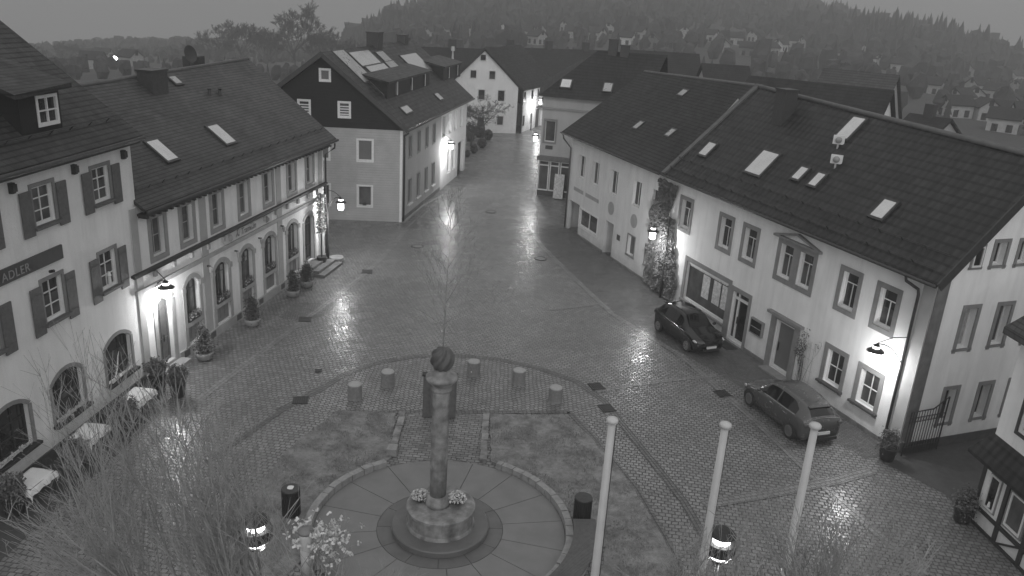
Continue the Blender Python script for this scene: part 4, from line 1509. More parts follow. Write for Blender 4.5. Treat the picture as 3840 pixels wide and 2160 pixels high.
fh = [(215, 150, 14, .7), (262, 152, 18, .75), (330, 165, 12, .5), (236, 172, 12, .5), (1052, 98, 12, .7), (1085, 96, 10, .8), (1128, 90, 9, .5), (1180, 92, 12, .4), (1275, 84, 9, .85),
      (1325, 96, 11, .5), (1372, 90, 10, .6), (1430, 80, 10, .9), (1440, 96, 12, .55), (1500, 100, 10, .6), (1530, 86, 10, .7), (1572, 112, 13, .8), (1640, 118, 12, .35),
      (1690, 110, 10, .3), (1750, 108, 12, .55), (1785, 104, 16, .6), (1820, 130, 12, .75), (1900, 104, 14, .8), (1880, 140, 16, .25), (1935, 138, 10, .8), (1990, 118, 9, .5), (2030, 120, 10, .6),
      (2160, 135, 9, .6), (2185, 165, 10, .85), (2215, 168, 12, .7), (2262, 180, 14, .45), (2325, 205, 12, .4), (2370, 215, 10, .7), (2480, 215, 14, .45), (2455, 235, 12, .6),
      (2400, 292, 16, .6), (2470, 300, 18, .5), (2540, 280, 14, .5), (2560, 235, 12, .45), (2500, 250, 12, .55),
      (1215, 92, 10, .6), (1350, 110, 11, .8), (1480, 80, 11, .8), (1610, 98, 11, .7), (1720, 96, 12, .7), (1850, 112, 14, .7), (1960, 128, 12, .8), (2060, 140, 12, .6), (2110, 150, 12, .8),
      (2290, 205, 14, .7), (2345, 235, 15, .8), (2440, 190, 13, .7), (2410, 268, 17, .9), (2445, 262, 20, .8), (2500, 305, 16, .6), (2550, 205, 13, .7), (2520, 330, 18, .7), (2570, 310, 16, .8)]
hp = []
for px, py, sz, br in fh:
    p = march(px, py)
    if p:
        hp.append((math.degrees(math.atan2(p.x, p.y)), math.hypot(p.x, p.y), math.degrees(sz * K / FPX)))
for i in range(8500):
    a = rn.uniform(-40, 40)
    rd = interp(AZ, RD, a)
    s = rn.uniform(.04, 1.03)
    if s < .55 and rn.random() < .45:
        continue
    d = 135 + (rd - 135) * s
    x, y = d * math.sin(R(a)), d * math.cos(R(a))
    if any(abs(a - ha) < hw_ * .8 and hd_ - 90 < d < hd_ + 9 for ha, hd_, hw_ in hp):
        continue
    p = Vector((x, y, ground_z(x, y) - .3))
    h = rn.uniform(6, 11.5) * (1 if s > .6 else .5 + .3 * s)
    if a < -12:
        h *= .62
    nz_ = noise.noise(Vector((x / 45, y / 45, 9)))
    if nz_ < -.32 and s < .93:
        continue
    h *= 1 + .45 * nz_
    if rn.random() < ((.55 + .5 * nz_ if s > .55 else .25) if a > -12 else .08):
        conifer(m, p, h, h * rn.uniform(.2, .34), rn)
    else:
        m.blob(p + Vector((0, 0, h * .45)), h * .3, h * .3, h * .45, i, .4, 0, 6, 4)
o = m.build('forest', 'forest', recalc=False)
struct(o, 'stuff')

# distant houses
adj = ['white', 'cream', 'pale grey', 'light', 'whitewashed', 'buff']
where = ['below the wooded hill', 'among bare trees', 'beyond the roofs', 'half hidden by trees']
_o = 'first second third fourth fifth sixth seventh eighth ninth'.split()
ORD = _o + 'tenth eleventh twelfth thirteenth fourteenth fifteenth sixteenth seventeenth eighteenth nineteenth twentieth'.split()
for _t in ('twenty', 'thirty', 'forty', 'fifty', 'sixty'):
    ORD += [_t + '-' + x for x in _o] + [{'twenty': 'thirtieth', 'thirty': 'fortieth', 'forty': 'fiftieth', 'fifty': 'sixtieth'}.get(_t, 'last')]
fh.sort()
for ix, (px, py, sz, br) in enumerate(fh):
    p = march(px, py)
    if p is None:
        print('nohit', px, py)
        continue
    z0 = ground_z(p.x, p.y)
    dist = p.length
    w = sz * K / FPX * dist * 1.5
    w = max(5, min(w, 16))
    h = w * .42
    ang = rn.uniform(-.9, .9)
    if rn.random() < .4:
        ang += math.pi / 2
    dx = Vector((math.cos(ang), math.sin(ang), 0)) * w / 2
    lab = '%s from the left among the hillside houses, %s, %s' % (ORD[ix], adj[int(br * 10) % 6], where[int(px + py) % 4])
    wm_ = 'plinth' if br < .4 else ('hill_wall' if br < .75 else 'pale_wall' if ix % 3 else 'cream_wall')
    far_house('hillside_house', lab, 'house', p - dx, p + dx, z0 + h + w * .32, w * .36, z0 + h, wm=wm_,
              group='houses on the hillside', z0=z0 - 1, wins=2, gwins=True, over=.3)


# ================================================================== ground of the square
def sheet(name, pts, z, mat, h=None):
    m = MB()
    P = [Vector((p[0], p[1], z)) for p in pts]
    if h:
        m.prism([p - Vector((0, 0, h)) for p in P], Vector((0, 0, h)))
    else:
        m.poly(P)
    return struct(m.build(name, mat))


def strip(name, pts, w, z, mat, h=0.0):
    """ribbon of setts along a polyline, UV running along it"""
    pts = [Vector((p[0], p[1], 0)) for p in pts]
    me = bpy.data.meshes.new(name)
    vs, fs, uvs = [], [], []
    acc = 0
    for i, p in enumerate(pts):
        t = (pts[min(i + 1, len(pts) - 1)] - pts[max(i - 1, 0)]).normalized()
        n = Vector((-t.y, t.x, 0))
        if i:
            acc += (p - pts[i - 1]).length
        vs += [p + n * w / 2 + Vector((0, 0, z)), p - n * w / 2 + Vector((0, 0, z))]
        uvs.append(acc)
        if h:
            vs += [p + n * w / 2 + Vector((0, 0, z - h)), p - n * w / 2 + Vector((0, 0, z - h))]
    k = 4 if h else 2
    for i in range(len(pts) - 1):
        a, b = i * k, (i + 1) * k
        fs.append((a, a + 1, b + 1, b))
        if h:
            fs += [(a, b, b + 2, a + 2), (a + 1, a + 3, b + 3, b + 1)]
    if h:
        fs += [(0, 2, 3, 1), (len(vs) - 4, len(vs) - 3, len(vs) - 1, len(vs) - 2)]
    me.from_pydata(vs, [], fs)
    ul = me.uv_layers.new(name='UVMap').data
    for p in me.polygons:
        for li in p.loop_indices:
            vi = me.loops[li].vertex_index
            ul[li].uv = (uvs[vi // k], w / 2 * (1 if vi % 2 == 0 else -1) + (vs[vi].z if h else 0))
    me.materials.append(M[mat])
    o = bpy.data.objects.new(name, me)
    COL.objects.link(o)
    ROOT[o] = Vector((0, 0, 0))
    return struct(o)


CX, CY = -1.7, 20.55
sheet('market_square', [(-16, -20), (22, -20), (22, 60), (9, 66), (8, 130), (-18, 130), (-18, 60), (-16, 40)], 0, 'cobble')
# side lane paving left of the grey house, pavements
sheet('pavement', [WB.p(9.7, 1.5, 0), WB.p(9.7, -.1, 0), WB.p(-8.4, -.1, 0), WA.p(12.5, -.1, 0), WA.p(-.8, -.2, 0), at(1340, 560), at(1365, 622), at(1450, 705), at(1520, 775)], .006, 'cobble_side')
sheet('pavement', [WS.p(-1, 0, 0), WS.p(-1, 1.9, 0), WS.p(10, 1.6, 0), WS.p(20, 1.5, 0), WS.p(20, 0, 0)], .006, 'cobble_side')
sheet('alley', [at(2235, 1170), (15.2, 24.2), (15.6, 20.2), (30, 20), (30, 34), WC.p(8, 0, 0), WC.p(.1, .02, 0)], .01, 'asphalt')
arc = [at(*p) for p in [(700, 1035), (750, 1008), (800, 985), (870, 940), (960, 910), (1050, 897), (1150, 895), (1250, 903), (1350, 925), (1450, 960), (1520, 1010), (1560, 1062)]]
sheet('apron', [p for p in arc] + [at(1430, 1040), at(1225, 1040), at(1005, 1040), at(850, 1037)], .006, 'cobble_cross')
sheet('path', [(-3.9, 27.6), (-.85, 27.9), (-.62, 24.0), (-1.7, 24.6), (-3.5, 23.9)], .011, 'cobble_bond')
strip('sett_band', arc, .32, .014, 'strip')
strip('sett_band', [at(*p) for p in [(850, 1037), (1005, 1037), (1225, 1037), (1432, 1037)]], .25, .016, 'strip')
# right boundary bands
strip('sett_band', [at(*p) for p in [(1432, 1037), (1500, 1108), (1600, 1228), (1700, 1400), (1740, 1500)]], .22, .016, 'strip')
strip('gutter', [at(*p) for p in [(1313, 480), (1313, 530), (1330, 575), (1365, 622), (1450, 705), (1540, 790), (1720, 900), (1815, 985), (1900, 1060), (2100, 1250), (2330, 1449)]], .3, .018, 'strip_light')
strip('gutter', [at(*p) for p in [(1560, 1062), (1640, 1160), (1720, 1262), (1800, 1400), (1830, 1500)]], .3, .014, 'strip')
strip('sett_band', [at(*p) for p in [(1500, 985), (1600, 968), (1700, 955), (1800, 945)]], .25, .014, 'strip_light')
strip('sett_band', [at(*p) for p in [(1380, 780), (1450, 772), (1530, 764)]], .22, .014, 'strip_light')
strip('sett_band', [at(*p) for p in [(1770, 1270), (1950, 1240), (2100, 1210), (2190, 1185)]], .45, .021, 'strip_light')
strip('gutter', [at(*p) for p in [(1112, 495), (1030, 570), (960, 650), (900, 705), (780, 795), (560, 960), (430, 1060), (300, 1170)]], .28, .014, 'strip_light')
strip('sett_band', [at(*p) for p in [(850, 1037), (790, 1090), (712, 1185), (640, 1290), (600, 1400)]], .22, .016, 'strip')
strip('sett_band', [at(*p) for p in [(500, 1178), (640, 1080), (760, 1000), (815, 968)]], .22, .018, 'strip')
strip('kerb', [at(*p) for p in [(1015, 560), (1060, 520), (1115, 490)]], .18, .03, 'stone_light', .03)
strip('kerb', [at(*p) for p in [(1030, 575), (1075, 525), (1118, 470), (1180, 415)]], .18, .02, 'strip')


# lawns with uneven outline
def lawn(name, pts):
    P = []
    for i in range(len(pts)):
        a, b = Vector((*pts[i][:2], 0)), Vector((*pts[(i + 1) % len(pts)][:2], 0))
        n = max(1, int((b - a).length / .35))
        for k in range(n):
            q = a + (b - a) * k / n
            P.append(q + Vector((noise.noise(q * 2.1), noise.noise(q * 2.3 + Vector((7, 0, 0))), 0)) * .09)
    m = MB()
    m.prism([p for p in P], Vector((0, 0, .06)))
    return struct(m.build(name, 'lawn'))


def circ(r, a0, a1, n=24):
    return [(CX + r * math.cos(R(a0 + (a1 - a0) * i / n)), CY + r * math.sin(R(a0 + (a1 - a0) * i / n))) for i in range(n + 1)]


lawn('lawn', [(-6.2, 27.3), (-4.1, 27.4), (-3.75, 24.3)] + circ(4.0, 122, 205)[1:] + [(-6.5, 15), (-7.5, 15), (-7.9, 20), (-7.4, 24), (-7.0, 25.4)])
lawn('lawn', [(2.4, 28.1), (-.55, 27.8), (-.35, 24.4)] + circ(4.0, 68, -5)[1:] + circ(4.95, -5, -60) + [(1.2, 12), (5.4, 12), (5.3, 18), (5.15, 20), (4.45, 23.3), (3.35, 26.2)])
sheet('planting_bed', [(-9, 4), (-9, 15.0), (-6.2, 16.5), (-4.2, 16.3), (-1.7, 15.2), (1.4, 15.2), (3, 14), (8, 13), (9, 4)], .05, 'soil', .05)

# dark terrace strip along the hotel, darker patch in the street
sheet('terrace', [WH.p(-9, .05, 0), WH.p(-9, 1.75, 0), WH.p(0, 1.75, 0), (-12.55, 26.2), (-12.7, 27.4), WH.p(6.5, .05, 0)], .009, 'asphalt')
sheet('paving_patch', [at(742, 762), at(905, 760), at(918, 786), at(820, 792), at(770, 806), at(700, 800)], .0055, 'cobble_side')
# tufts of grass
m = MB()
lw = [[(-6.2, 27.3), (-4.1, 27.4), (-3.75, 24.3), (-5.0, 22.9), (-5.7, 20), (-6.5, 15), (-7.5, 15), (-7.9, 20), (-7.4, 24), (-7.0, 25.4)],
      [(2.4, 28.1), (-.55, 27.8), (-.35, 24.4), (1.0, 23.7), (2.4, 21), (3.3, 19.5), (2.5, 16.5), (5.3, 16), (5.15, 20), (4.45, 23.3), (3.35, 26.2)]]


def inside(x, y, P):
    c = False
    for i in range(len(P)):
        (x1, y1), (x2, y2) = P[i], P[i - 1]
        if (y1 > y) != (y2 > y) and x < (x2 - x1) * (y - y1) / (y2 - y1) + x1:
            c = not c
    return c


rg_ = random.Random(77)
for i in range(70000):
    x, y = rg_.uniform(-8, 5.5), rg_.uniform(15, 28.2)
    if not (inside(x, y, lw[0]) or inside(x, y, lw[1])):
        continue
    if noise.noise(Vector((x * .9, y * .9, 3))) + .4 * noise.noise(Vector((x * 4, y * 4, 3))) < -.05:
        continue
    a = rg_.uniform(0, 6.28)
    h = rg_.uniform(.03, .085)
    p = Vector((x, y, .055))
    e = Vector((math.cos(a), math.sin(a), 0)) * .013
    m.add([p - e, p + e, p + Vector((rg_.gauss(0, .025), rg_.gauss(0, .025), h))], [(0, 1, 2)])
struct(m.build('grass', 'grass', recalc=False, uv=False), 'stuff')

# slabs of the round plaza
m = MB()
nseg = 16
for i in range(nseg):
    a0, a1 = 360 / nseg * i + 11, 360 / nseg * (i + 1) + 11
    ga = .16
    P = circ(3.74, a0 + ga, a1 - ga, 6) + circ(1.885, a1 - ga * 2, a0 + ga * 2, 6)
    m.prism([Vector((x, y, .012)) for x, y in P], Vector((0, 0, .02)))
struct(m.build('plaza_slabs', 'slab'))
m = MB()
for i in range(12):
    a0, a1 = 30 * i + 4, 30 * (i + 1) + 4
    P = circ(1.87, a0 + .25, a1 - .25, 4) + circ(1.2, a1 - .35, a0 + .35, 4)
    m.prism([Vector((x, y, .012)) for x, y in P], Vector((0, 0, .022)))
struct(m.build('plaza_ring', 'slab_dark'))
sheet('plaza_bed', circ(3.8, 0, 360, 48)[:-1], .008, 'joint')
# low wall of stones round the plaza
m = MB()
for a0, a1 in ((-62, 66), (124, 215)):
    a = a0
    while a < a1 - 1:
        st = rn.uniform(5, 8)
        b = min(a1, a + st)
        h = .24 + rn.uniform(-.02, .02)
        P = circ(3.76, a + .2, b - .2, 2) + circ(3.98, b - .2, a + .2, 2)
        m.prism([Vector((x, y, 0)) for x, y in P], Vector((0, 0, h)))
        a = b
struct(m.build('plaza_kerb', 'stone_light'))
for x, y0, y1 in ((-3.78, 24.4, 27.4), (-.62, 24.35, 27.7)):
    m = MB()
    y = y0
    while y < y1 - .1:
        l = min(rn.uniform(.4, .8), y1 - y)
        q = rn.uniform(-.02, .02)
        m.box(LOC, x - .12 + q - (y - y0) * .02, x + .12 + q - (y - y0) * .02, y + .01, y + l - .01, 0, .14 + q)
        y += l
    struct(m.build('path_kerb', 'stone'))
# stone block at the left kerb end
tag(MB().box(LOC, -3.95, -3.6, 24.35, 24.75, .0, .3).build('edge_stone', 'stone_light', at=(-3.8, 24.5, 0), bevel=.03),
    'pale squared stone at the lower end of the left path kerb', 'stone')

# ================================================================== monument
MO = thing('monument_column', 'stone market column with carved spiral ball on stepped round base', 'monument', (CX, CY, 0))
c = (CX, CY, 0)
MB().lathe([(1.42, 0), (1.45, .05), (1.45, .2), (1.42, .23), (.5, .24)], c, 48).build('step', 'slab_dark', MO)
MB().lathe([(1.02, .24), (1.0, .3), (.97, .34), (.97, .72), (1.02, .76), (1.02, .84), (.98, .86), (.2, .87)], c, 48).build('drum', 'stone', MO)
c2 = (CX - .1, CY, 0)
MB().lathe([(.36, .86), (.36, 1.0), (.33, 1.04), (.33, 1.1), (.28, 1.16), (.245, 1.2)], c2, 32).build('shaft_base', 'stone', MO, smooth=True)
MB().lathe([(.245, 1.2), (.25, 2.6), (.25, 4.0), (.262, 4.55), (.27, 4.6)], c2, 32).build('shaft', 'stone', MO, smooth=True)
MB().lathe([(.27, 4.6), (.3, 4.63), (.3, 4.68), (.27, 4.72), (.30, 4.8), (.42, 4.93), (.45, 4.97), (.45, 5.04), (.3, 5.08), (.25, 5.1), (.22, 5.24), (.1, 5.26)], c2, 32).build('capital', 'stone', MO, smooth=True)
# spiral ball
m = MB()
k, rg = 64, 40
cz = 5.55
for i in range(rg + 1):
    th = math.pi * i / rg
    for j in range(k):
        ph = 2 * math.pi * j / k
        w_ = math.sin(7 * ph + 5.5 * th) * math.sin(th)
        r_ = .315 + .03 * (abs(w_) ** .5 * (1 if w_ > 0 else -1))
        m.v.append(Vector((CX - .1 + r_ * math.sin(th) * math.cos(ph), CY + r_ * math.sin(th) * math.sin(ph), cz + r_ * 1.12 * math.cos(th))))
for i in range(rg):
    for j in range(k):
        q = i * k
        m.f.append((q + j, q + (j + 1) % k, q + k + (j + 1) % k, q + k + j))
        m.m.append(0)
m.build('spiral_ball', 'stone_dark', MO, smooth=True)
for x, y, lab in ((CX - .62, CY + .1, 'left of the column shaft'), (CX + .45, CY + .1, 'right of the column shaft')):
    fb = thing('flower_bowl', 'bowl of white flowers standing on the drum ' + lab, 'flower bowl', (x, y, .86), 'flower bowls on the monument')
    MB().lathe([(.12, 0), (.2, .1), (.22, .14), (.1, .13)], (x, y, .87), 16).build('bowl', 'pot_dark', fb, smooth=True)
    m = MB()
    for i in range(420):
        v = Vector((rn.gauss(0, 1), rn.gauss(0, 1), abs(rn.gauss(0, .8)))).normalized() * rn.uniform(.18, .3)
        m.leaf(Vector((x, y, 1.0)) + Vector((v.x, v.y * .9, v.z * .75)), rn.uniform(.02, .035), rn)
    m.build('blossom', 'flower', fb, recalc=False)
    m = MB()
    for i in range(160):
        v = Vector((rn.gauss(0, 1), rn.gauss(0, 1), abs(rn.gauss(0, .8)))).normalized() * rn.uniform(.1, .27)
        m.leaf(Vector((x, y, .99)) + Vector((v.x, v.y * .9, v.z * .7)), rn.uniform(.02, .035), rn)
    m.build('leaves', 'leaf', fb, recalc=False)

# info stele behind the column
SF = Local((-2.45, 27.35, 0), R(2))
ST = thing('info_stele', 'wide timber information stele standing behind the monument column', 'stele', (-2.45, 27.35, 0))
MB().box(SF, -.62, .62, -.09, .09, .05, 1.75).build('board', 'wood', ST)
m = MB()
for k in range(5):
    m.box(SF, -.58 + k * .24, -.40 + k * .24, -.115, -.091, .1, 1.68)
m.build('slats', 'wood', ST)
MB().box(SF, -.66, .66, -.14, .14, 1.752, 1.82).build('cap', 'wood_dark', ST)

# bollards
bl = local_thing('stone_bollard', '', 'bollard', 'round stone bollards behind the monument')
MB().lathe([(.30, 0), (.29, .03), (.275, .1), (.27, .55), (.265, .58)], (0, 0, 0), 28).build('body', 'granite', bl, smooth=False)
MB().lathe([(.265, .581), (.262, .60), (.24, .63), (.1, .64)], (0, 0, 0), 28).build('top', 'granite_top', bl, smooth=True)
sp = [(-5.87, 28.5, 'leftmost of the five round stone bollards'), (-4.8, 29.8, 'second stone bollard from the left, between the leftmost and the column ball'),
      (-1.41, 31.3, 'middle stone bollard, just right of the sapling, with a small white reflector'), (.52, 30.7, 'second stone bollard from the right'),
      (2.0, 29.3, 'rightmost stone bollard, nearest the right lawn')]
for i, (x, y, lab) in enumerate(sp):
    if i == 0:
        place(bl, (x, y, 0), 0, lab)
    else:
        b_ = dup(bl, (x, y, 0), i * 1.3, lab)
MB().box(LOC, -1.50, -1.46, 30.995, 31.02, .22, .26).build('reflector', 'frame', None, at=(-1.41, 31.3, 0))
rf = bpy.data.objects['reflector']
tag(rf, 'tiny white reflector stuck on the middle bollard', 'reflector')

# flagpoles
fp = local_thing('flagpole', '', 'flagpole', 'white flagpoles in front of the camera')
MB().tube([(0, 0, 0), (0, 0, 4), (0, 0, 7.92)], [.10, .085, .068], 20).build('pole', 'white_paint', fp, smooth=True)
MB().lathe([(.07, 7.9), (.112, 7.93), (.112, 7.97), (.09, 8.0), (.02, 8.02)], (0, 0, 0), 20).build('cap', 'white_paint', fp, smooth=True)
MB().tube([(.105, -.02, 1.2), (.08, -.02, 7.85)], .008, 4).build('halyard', 'pipe', fp)
fpos = [at(1541, 1052, 8), at(1826, 1064, 8), at(2052, 1066, 8)]
for i, (p, lab) in enumerate(zip(fpos, ('left of the three white flagpoles, beside the dark litter bin', 'middle of the three white flagpoles, beside the lit lantern',
                                        'right of the three white flagpoles, in front of the grey car'))):
    if i == 0:
        place(fp, (p.x, p.y, 0), 0, lab)
    else:
        dup(fp, (p.x, p.y, 0), i * .4, lab)

# litter bins
for (x, y, lab, r0) in ((2.57, 21.2, 'dark slatted litter bin at the end of the curved bench, right of the plaza', 1), (-6.2, 20.7, 'dark litter bin left of the plaza, with a pale bag in its opening', 0)):
    b_ = thing('litter_bin', lab, 'litter bin', (x, y, 0), 'litter bins')
    MB().lathe([(.24, .08), (.25, .9), (.2, .93), (.19, .85)], (x, y, 0), 20).build('body', 'metal_dark', b_, smooth=False)
    m = MB()
    for k in range(22):
        a = k / 22 * 2 * math.pi
        fr = Local((x + .262 * math.cos(a), y + .262 * math.sin(a), 0), a)
        m.box(fr, -.012, .012, -.018, .018, .1, .92)
    m.build('slats', 'metal_dark', b_)
    MB().lathe([(.27, .925), (.28, .96), (.26, .98), (.1, .99)], (x, y, 0), 20).build('rim', 'gutter', b_)
    MB().tube([(x, y, 0), (x, y, .1)], .06, 8).build('foot', 'metal_dark', b_)
    if not r0:
        MB().blob((x, y, 1.0), .11, .11, .03, 3).build('bag', 'cloth', b_)
# curved bench
BN = thing('curved_bench', 'long curved bench with timber slats along the right edge of the plaza', 'bench', (CX + 4.3 * math.cos(R(-22)), CY + 4.3 * math.sin(R(-22)), 0))
m, s_ = MB(), MB()
m.prism([Vector((x, y, 0)) for x, y in circ(4.0, -62, 4, 30) + circ(4.55, 4, -62, 30)], Vector((0, 0, .38)))
m.build('base', 'stone_light', BN)
for i in range(88):
    a = -62 + 66 * i / 88
    s_.prism([Vector((x, y, .395)) for x, y in circ(3.97, a + .07, a + .66, 1) + circ(4.65, a + .66, a + .07, 1)], Vector((0, 0, .05)))
s_.build('slats', 'wood', BN)

# round-topped pillar and flowering shrub lower left
p = at(772, 1420, .3)
x, y = p.x, p.y
PL = thing('stone_pillar', 'pale pillar with rounded grey top lit white by the lantern at bottom left', 'pillar', (x, y, 0))
MB().lathe([(.14, 0), (.16, .5), (.18, 1.25), (.17, 1.32)], (x, y, 0), 16).build('shaft', 'white_paint', PL, smooth=True)
MB().lathe([(.17, 1.321), (.22, 1.34), (.21, 1.42), (.1, 1.47), (.02, 1.48)], (x, y, 0), 16).build('cap', 'slab', PL, smooth=True)


# ================================================================== bare trees and shrubs
def branch(m, p, d, L, r, depth, rn, spread=.5, up=.25, kids=3, k=4, tips=None, wob=.12, ratio=.68, minr=.004):
    n = 3 if depth > 0 else 2
    pts, rads = [p], [r]
    dd = d.copy()
    for i in range(n):
        dd = (dd + Vector((rn.gauss(0, wob), rn.gauss(0, wob), rn.gauss(0, wob) + up * .15))).normalized()
        pts.append(pts[-1] + dd * L / n)
        rads.append(max(minr, r * (1 - .45 * (i + 1) / n)))
    m.tube(pts, rads, k if depth > 1 else 3, cap=False)
    if tips is not None and depth <= 1:
        tips.append(pts[-1])
    if depth <= 0:
        return
    for i in range(kids):
        t = rn.uniform(.35, 1.0) if i else 1.0
        s = min(n - 1, int(t * n))
        q = pts[s] + (pts[s + 1] - pts[s]) * (t * n - s) if t < 1 else pts[-1]
        ax = Vector((rn.gauss(0, 1), rn.gauss(0, 1), rn.gauss(0, .4))).normalized()
        nd = (dd + ax * spread + Vector((0, 0, up))).normalized()
        branch(m, q, nd, L * ratio * rn.uniform(.75, 1.15), rads[-1] * .85, depth - 1, rn, spread, up, kids, k, tips, wob, ratio, minr)


def bare_tree(name, label, loc, h, r, seed, depth=5, spread=.55, up=.2, kids=3, mat='bark_far', group=None, minr=.012, cat='tree', nb=5, low=.22):
    rn = random.Random(seed)
    T_ = thing(name, label, cat, loc, group)
    loc = Vector(loc)
    MB().tube([loc, loc + Vector((.02 * h, 0, h * .15)), loc + Vector((0, .01 * h, h * .3))], [r, r * .8, r * .7], 8, cap=False).build('trunk', mat, T_, smooth=True, recalc=False, uv=False)
    m = MB()
    for i in range(nb):
        a = i * 2.4 + rn.uniform(-.3, .3)
        d = Vector((math.cos(a) * spread, math.sin(a) * spread, 1 - .06 * i)).normalized()
        branch(m, loc + Vector((0, .01 * h, h * rn.uniform(low, .3))), d, h * .3, r * .5, depth - 1, rn, spread, up, kids, 4, None, .14, .66, minr)
    m.build('crown', mat, T_, recalc=False, uv=False)
    return T_


tl = [(735, 0, 200, .5, 'tallest bare tree, broad crown rising behind the restaurant roof end'), (600, 40, 215, .5, 'bare tree left of the tallest one behind the restaurant roof'),
      (540, 60, 220, .5, 'third bare tree left of the tallest one, behind the restaurant ridge'), (668, 60, 215, .4, 'slender bare tree just left of the tallest tree'),
      (800, 55, 205, .45, 'bare tree between the tallest tree and the slate gable'), (850, 70, 190, .5, 'bare tree crown showing behind the solar collectors'),
      (480, 95, 235, .5, 'low misty bare tree over the restaurant chimney'), (890, 85, 170, .45, 'small bare tree left of the solar house chimneys'),
      (160, 88, 240, .6, 'misty bare tree left of the far lights, above the hotel roof'), (80, 100, 230, .6, 'faint bare tree touching the hotel roof edge')]
for i, (px, py, dist, spr, lab) in enumerate(tl):
    p = atY(px, py, dist)
    gz = ground_z(p.x, p.y)
    h = p.z - gz
    bare_tree('bare_tree', lab, (p.x, p.y, gz - .1), h, h * .018, 40 + i, 7 if i < 5 else 6, spr + .2, .16, 3, group='bare trees behind the roofs', minr=.03, nb=9, low=.1)
for i, (px, d, lab) in enumerate(((1215, 94, 'clipped bare tree with round crown before the white gable, right one'), (1185, 88, 'clipped bare tree with round crown before the white gable, left one'))):
    r_ = ray(px, 350)
    p = Vector((r_.x, r_.y, 0)).normalized() * d
    bare_tree('bare_tree', lab, (p.x, p.y, 0), 5.6, .12, 70 + i, 6, 1.0, .06, 3, 'bark_dark', 'clipped trees before the white gable', .012)

# sapling in the square
T_ = thing('young_tree', 'slim leafless young tree with pale buds behind the monument ball', 'tree', (-2.75, 31.5, 0))
MB().tube([(-2.75, 31.5, 0), (-2.72, 31.5, 3), (-2.62, 31.52, 5.5), (-2.6, 31.5, 7.4)], [.028, .022, .014, .006], 6).build('trunk', 'bark', T_, smooth=True)
m = MB()
tips = []
rs = random.Random(3)
for i in range(30):
    z = 1.2 + i * .19
    a = i * 2.4
    d = Vector((math.cos(a), math.sin(a), .75 + z * .12)).normalized()
    branch(m, Vector((-2.74 + .02 * z, 31.5, z)), d, 2.1 - z * .2, .015, 3, rs, .5, .22, 3, 3, tips, .09, .62, .0045)
m.build('crown', 'bark', T_, recalc=False, uv=False)
m = MB()
for t in tips:
    for _ in range(2):
        m.leaf(t + Vector((rs.gauss(0, .05), rs.gauss(0, .05), rs.gauss(0, .05))), .016, rs)
m.build('buds', 'bud', T_, recalc=False, uv=False)['kind'] = 'stuff'


def shoot(m, p, q, r, rn, twigs=5, k=3):
    """a long shoot from p to q with side twigs"""
    n = 6
    pts = []
    L = (q - p).length
    bend = Vector((rn.gauss(0, .03), rn.gauss(0, .03), 0)) * L
    for i in range(n + 1):
        t = i / n
        pts.append(p + (q - p) * t + bend * math.sin(math.pi * t) + Vector((rn.gauss(0, .012), rn.gauss(0, .012), 0)) * L)
    m.tube(pts, [max(.003, r * (1 - .85 * i / n)) for i in range(n + 1)], k, cap=False)
    for i in range(twigs):
        t = rn.uniform(.25, .92)
        s = int(t * n)
        b = pts[s] + (pts[s + 1] - pts[s]) * (t * n - s)
        d = ((q - p).normalized() + Vector((rn.gauss(0, .45), rn.gauss(0, .45), rn.uniform(-.1, .3)))).normalized()
        l = L * rn.uniform(.1, .3) * (1.1 - t * .5)
        e = b + d * l
        k_ = b + d * l * .5 + Vector((rn.gauss(0, .03), rn.gauss(0, .03), .02))
        m.tube([b, k_, e], [r * .5, r * .35, .0025], 3, cap=False)
        for _ in range(2):
            d2 = (d + Vector((rn.gauss(0, .5), rn.gauss(0, .5), rn.uniform(-.1, .3)))).normalized()
            m.tube([k_, k_ + d2 * l * rn.uniform(.3, .6)], [r * .28, .002], 3, cap=False)


def crown_tree(name, label, base, fork, tips, seed, r, n, mat='bark', group='bare crowns in the foreground'):
    """tree standing near the camera whose top shoots reach into the picture; tips: list of (px, py, y)"""
    rn = random.Random(seed)
    T_ = thing(name, label, 'tree', base, group)
    base, fork = Vector(base), Vector(fork)
    MB().tube([base, (base + fork) / 2 + Vector((.05, .03, 0)), fork], [r, r * .85, r * .7], 10).build('trunk', mat, T_, smooth=True, uv=False)
    m = MB()
    heads = []
    for i in range(12):
        a = i * 2.4
        h = fork + Vector((math.cos(a) * rn.uniform(.2, .9), math.sin(a) * rn.uniform(.1, .6), rn.uniform(.5, 1.6)))
        m.tube([fork, (fork + h) / 2 + Vector((rn.gauss(0, .08), rn.gauss(0, .08), 0)), h], [r * .45, r * .3, r * .2], 5, cap=False)
        heads.append(h)
    m.build('limbs', mat, T_, recalc=False, uv=False)
    m = MB()
    for i in range(n):
        a, b = rn.choice(tips)
        y = base.y + rn.uniform(-.9, .9)
        px = a + rn.gauss(0, 26)
        py = b + abs(rn.gauss(0, 95)) * (1 if rn.random() < .85 else 2)
        q = atY(px, py, y)
        h = min(heads, key=lambda v: (v - q).length + rn.uniform(0, 1.2))
        shoot(m, h, q, rn.choice((.004, .005, .007, .012, .017)), rn, rn.randint(4, 8))
    m.build('shoots', mat, T_, recalc=False, uv=False)
    return T_


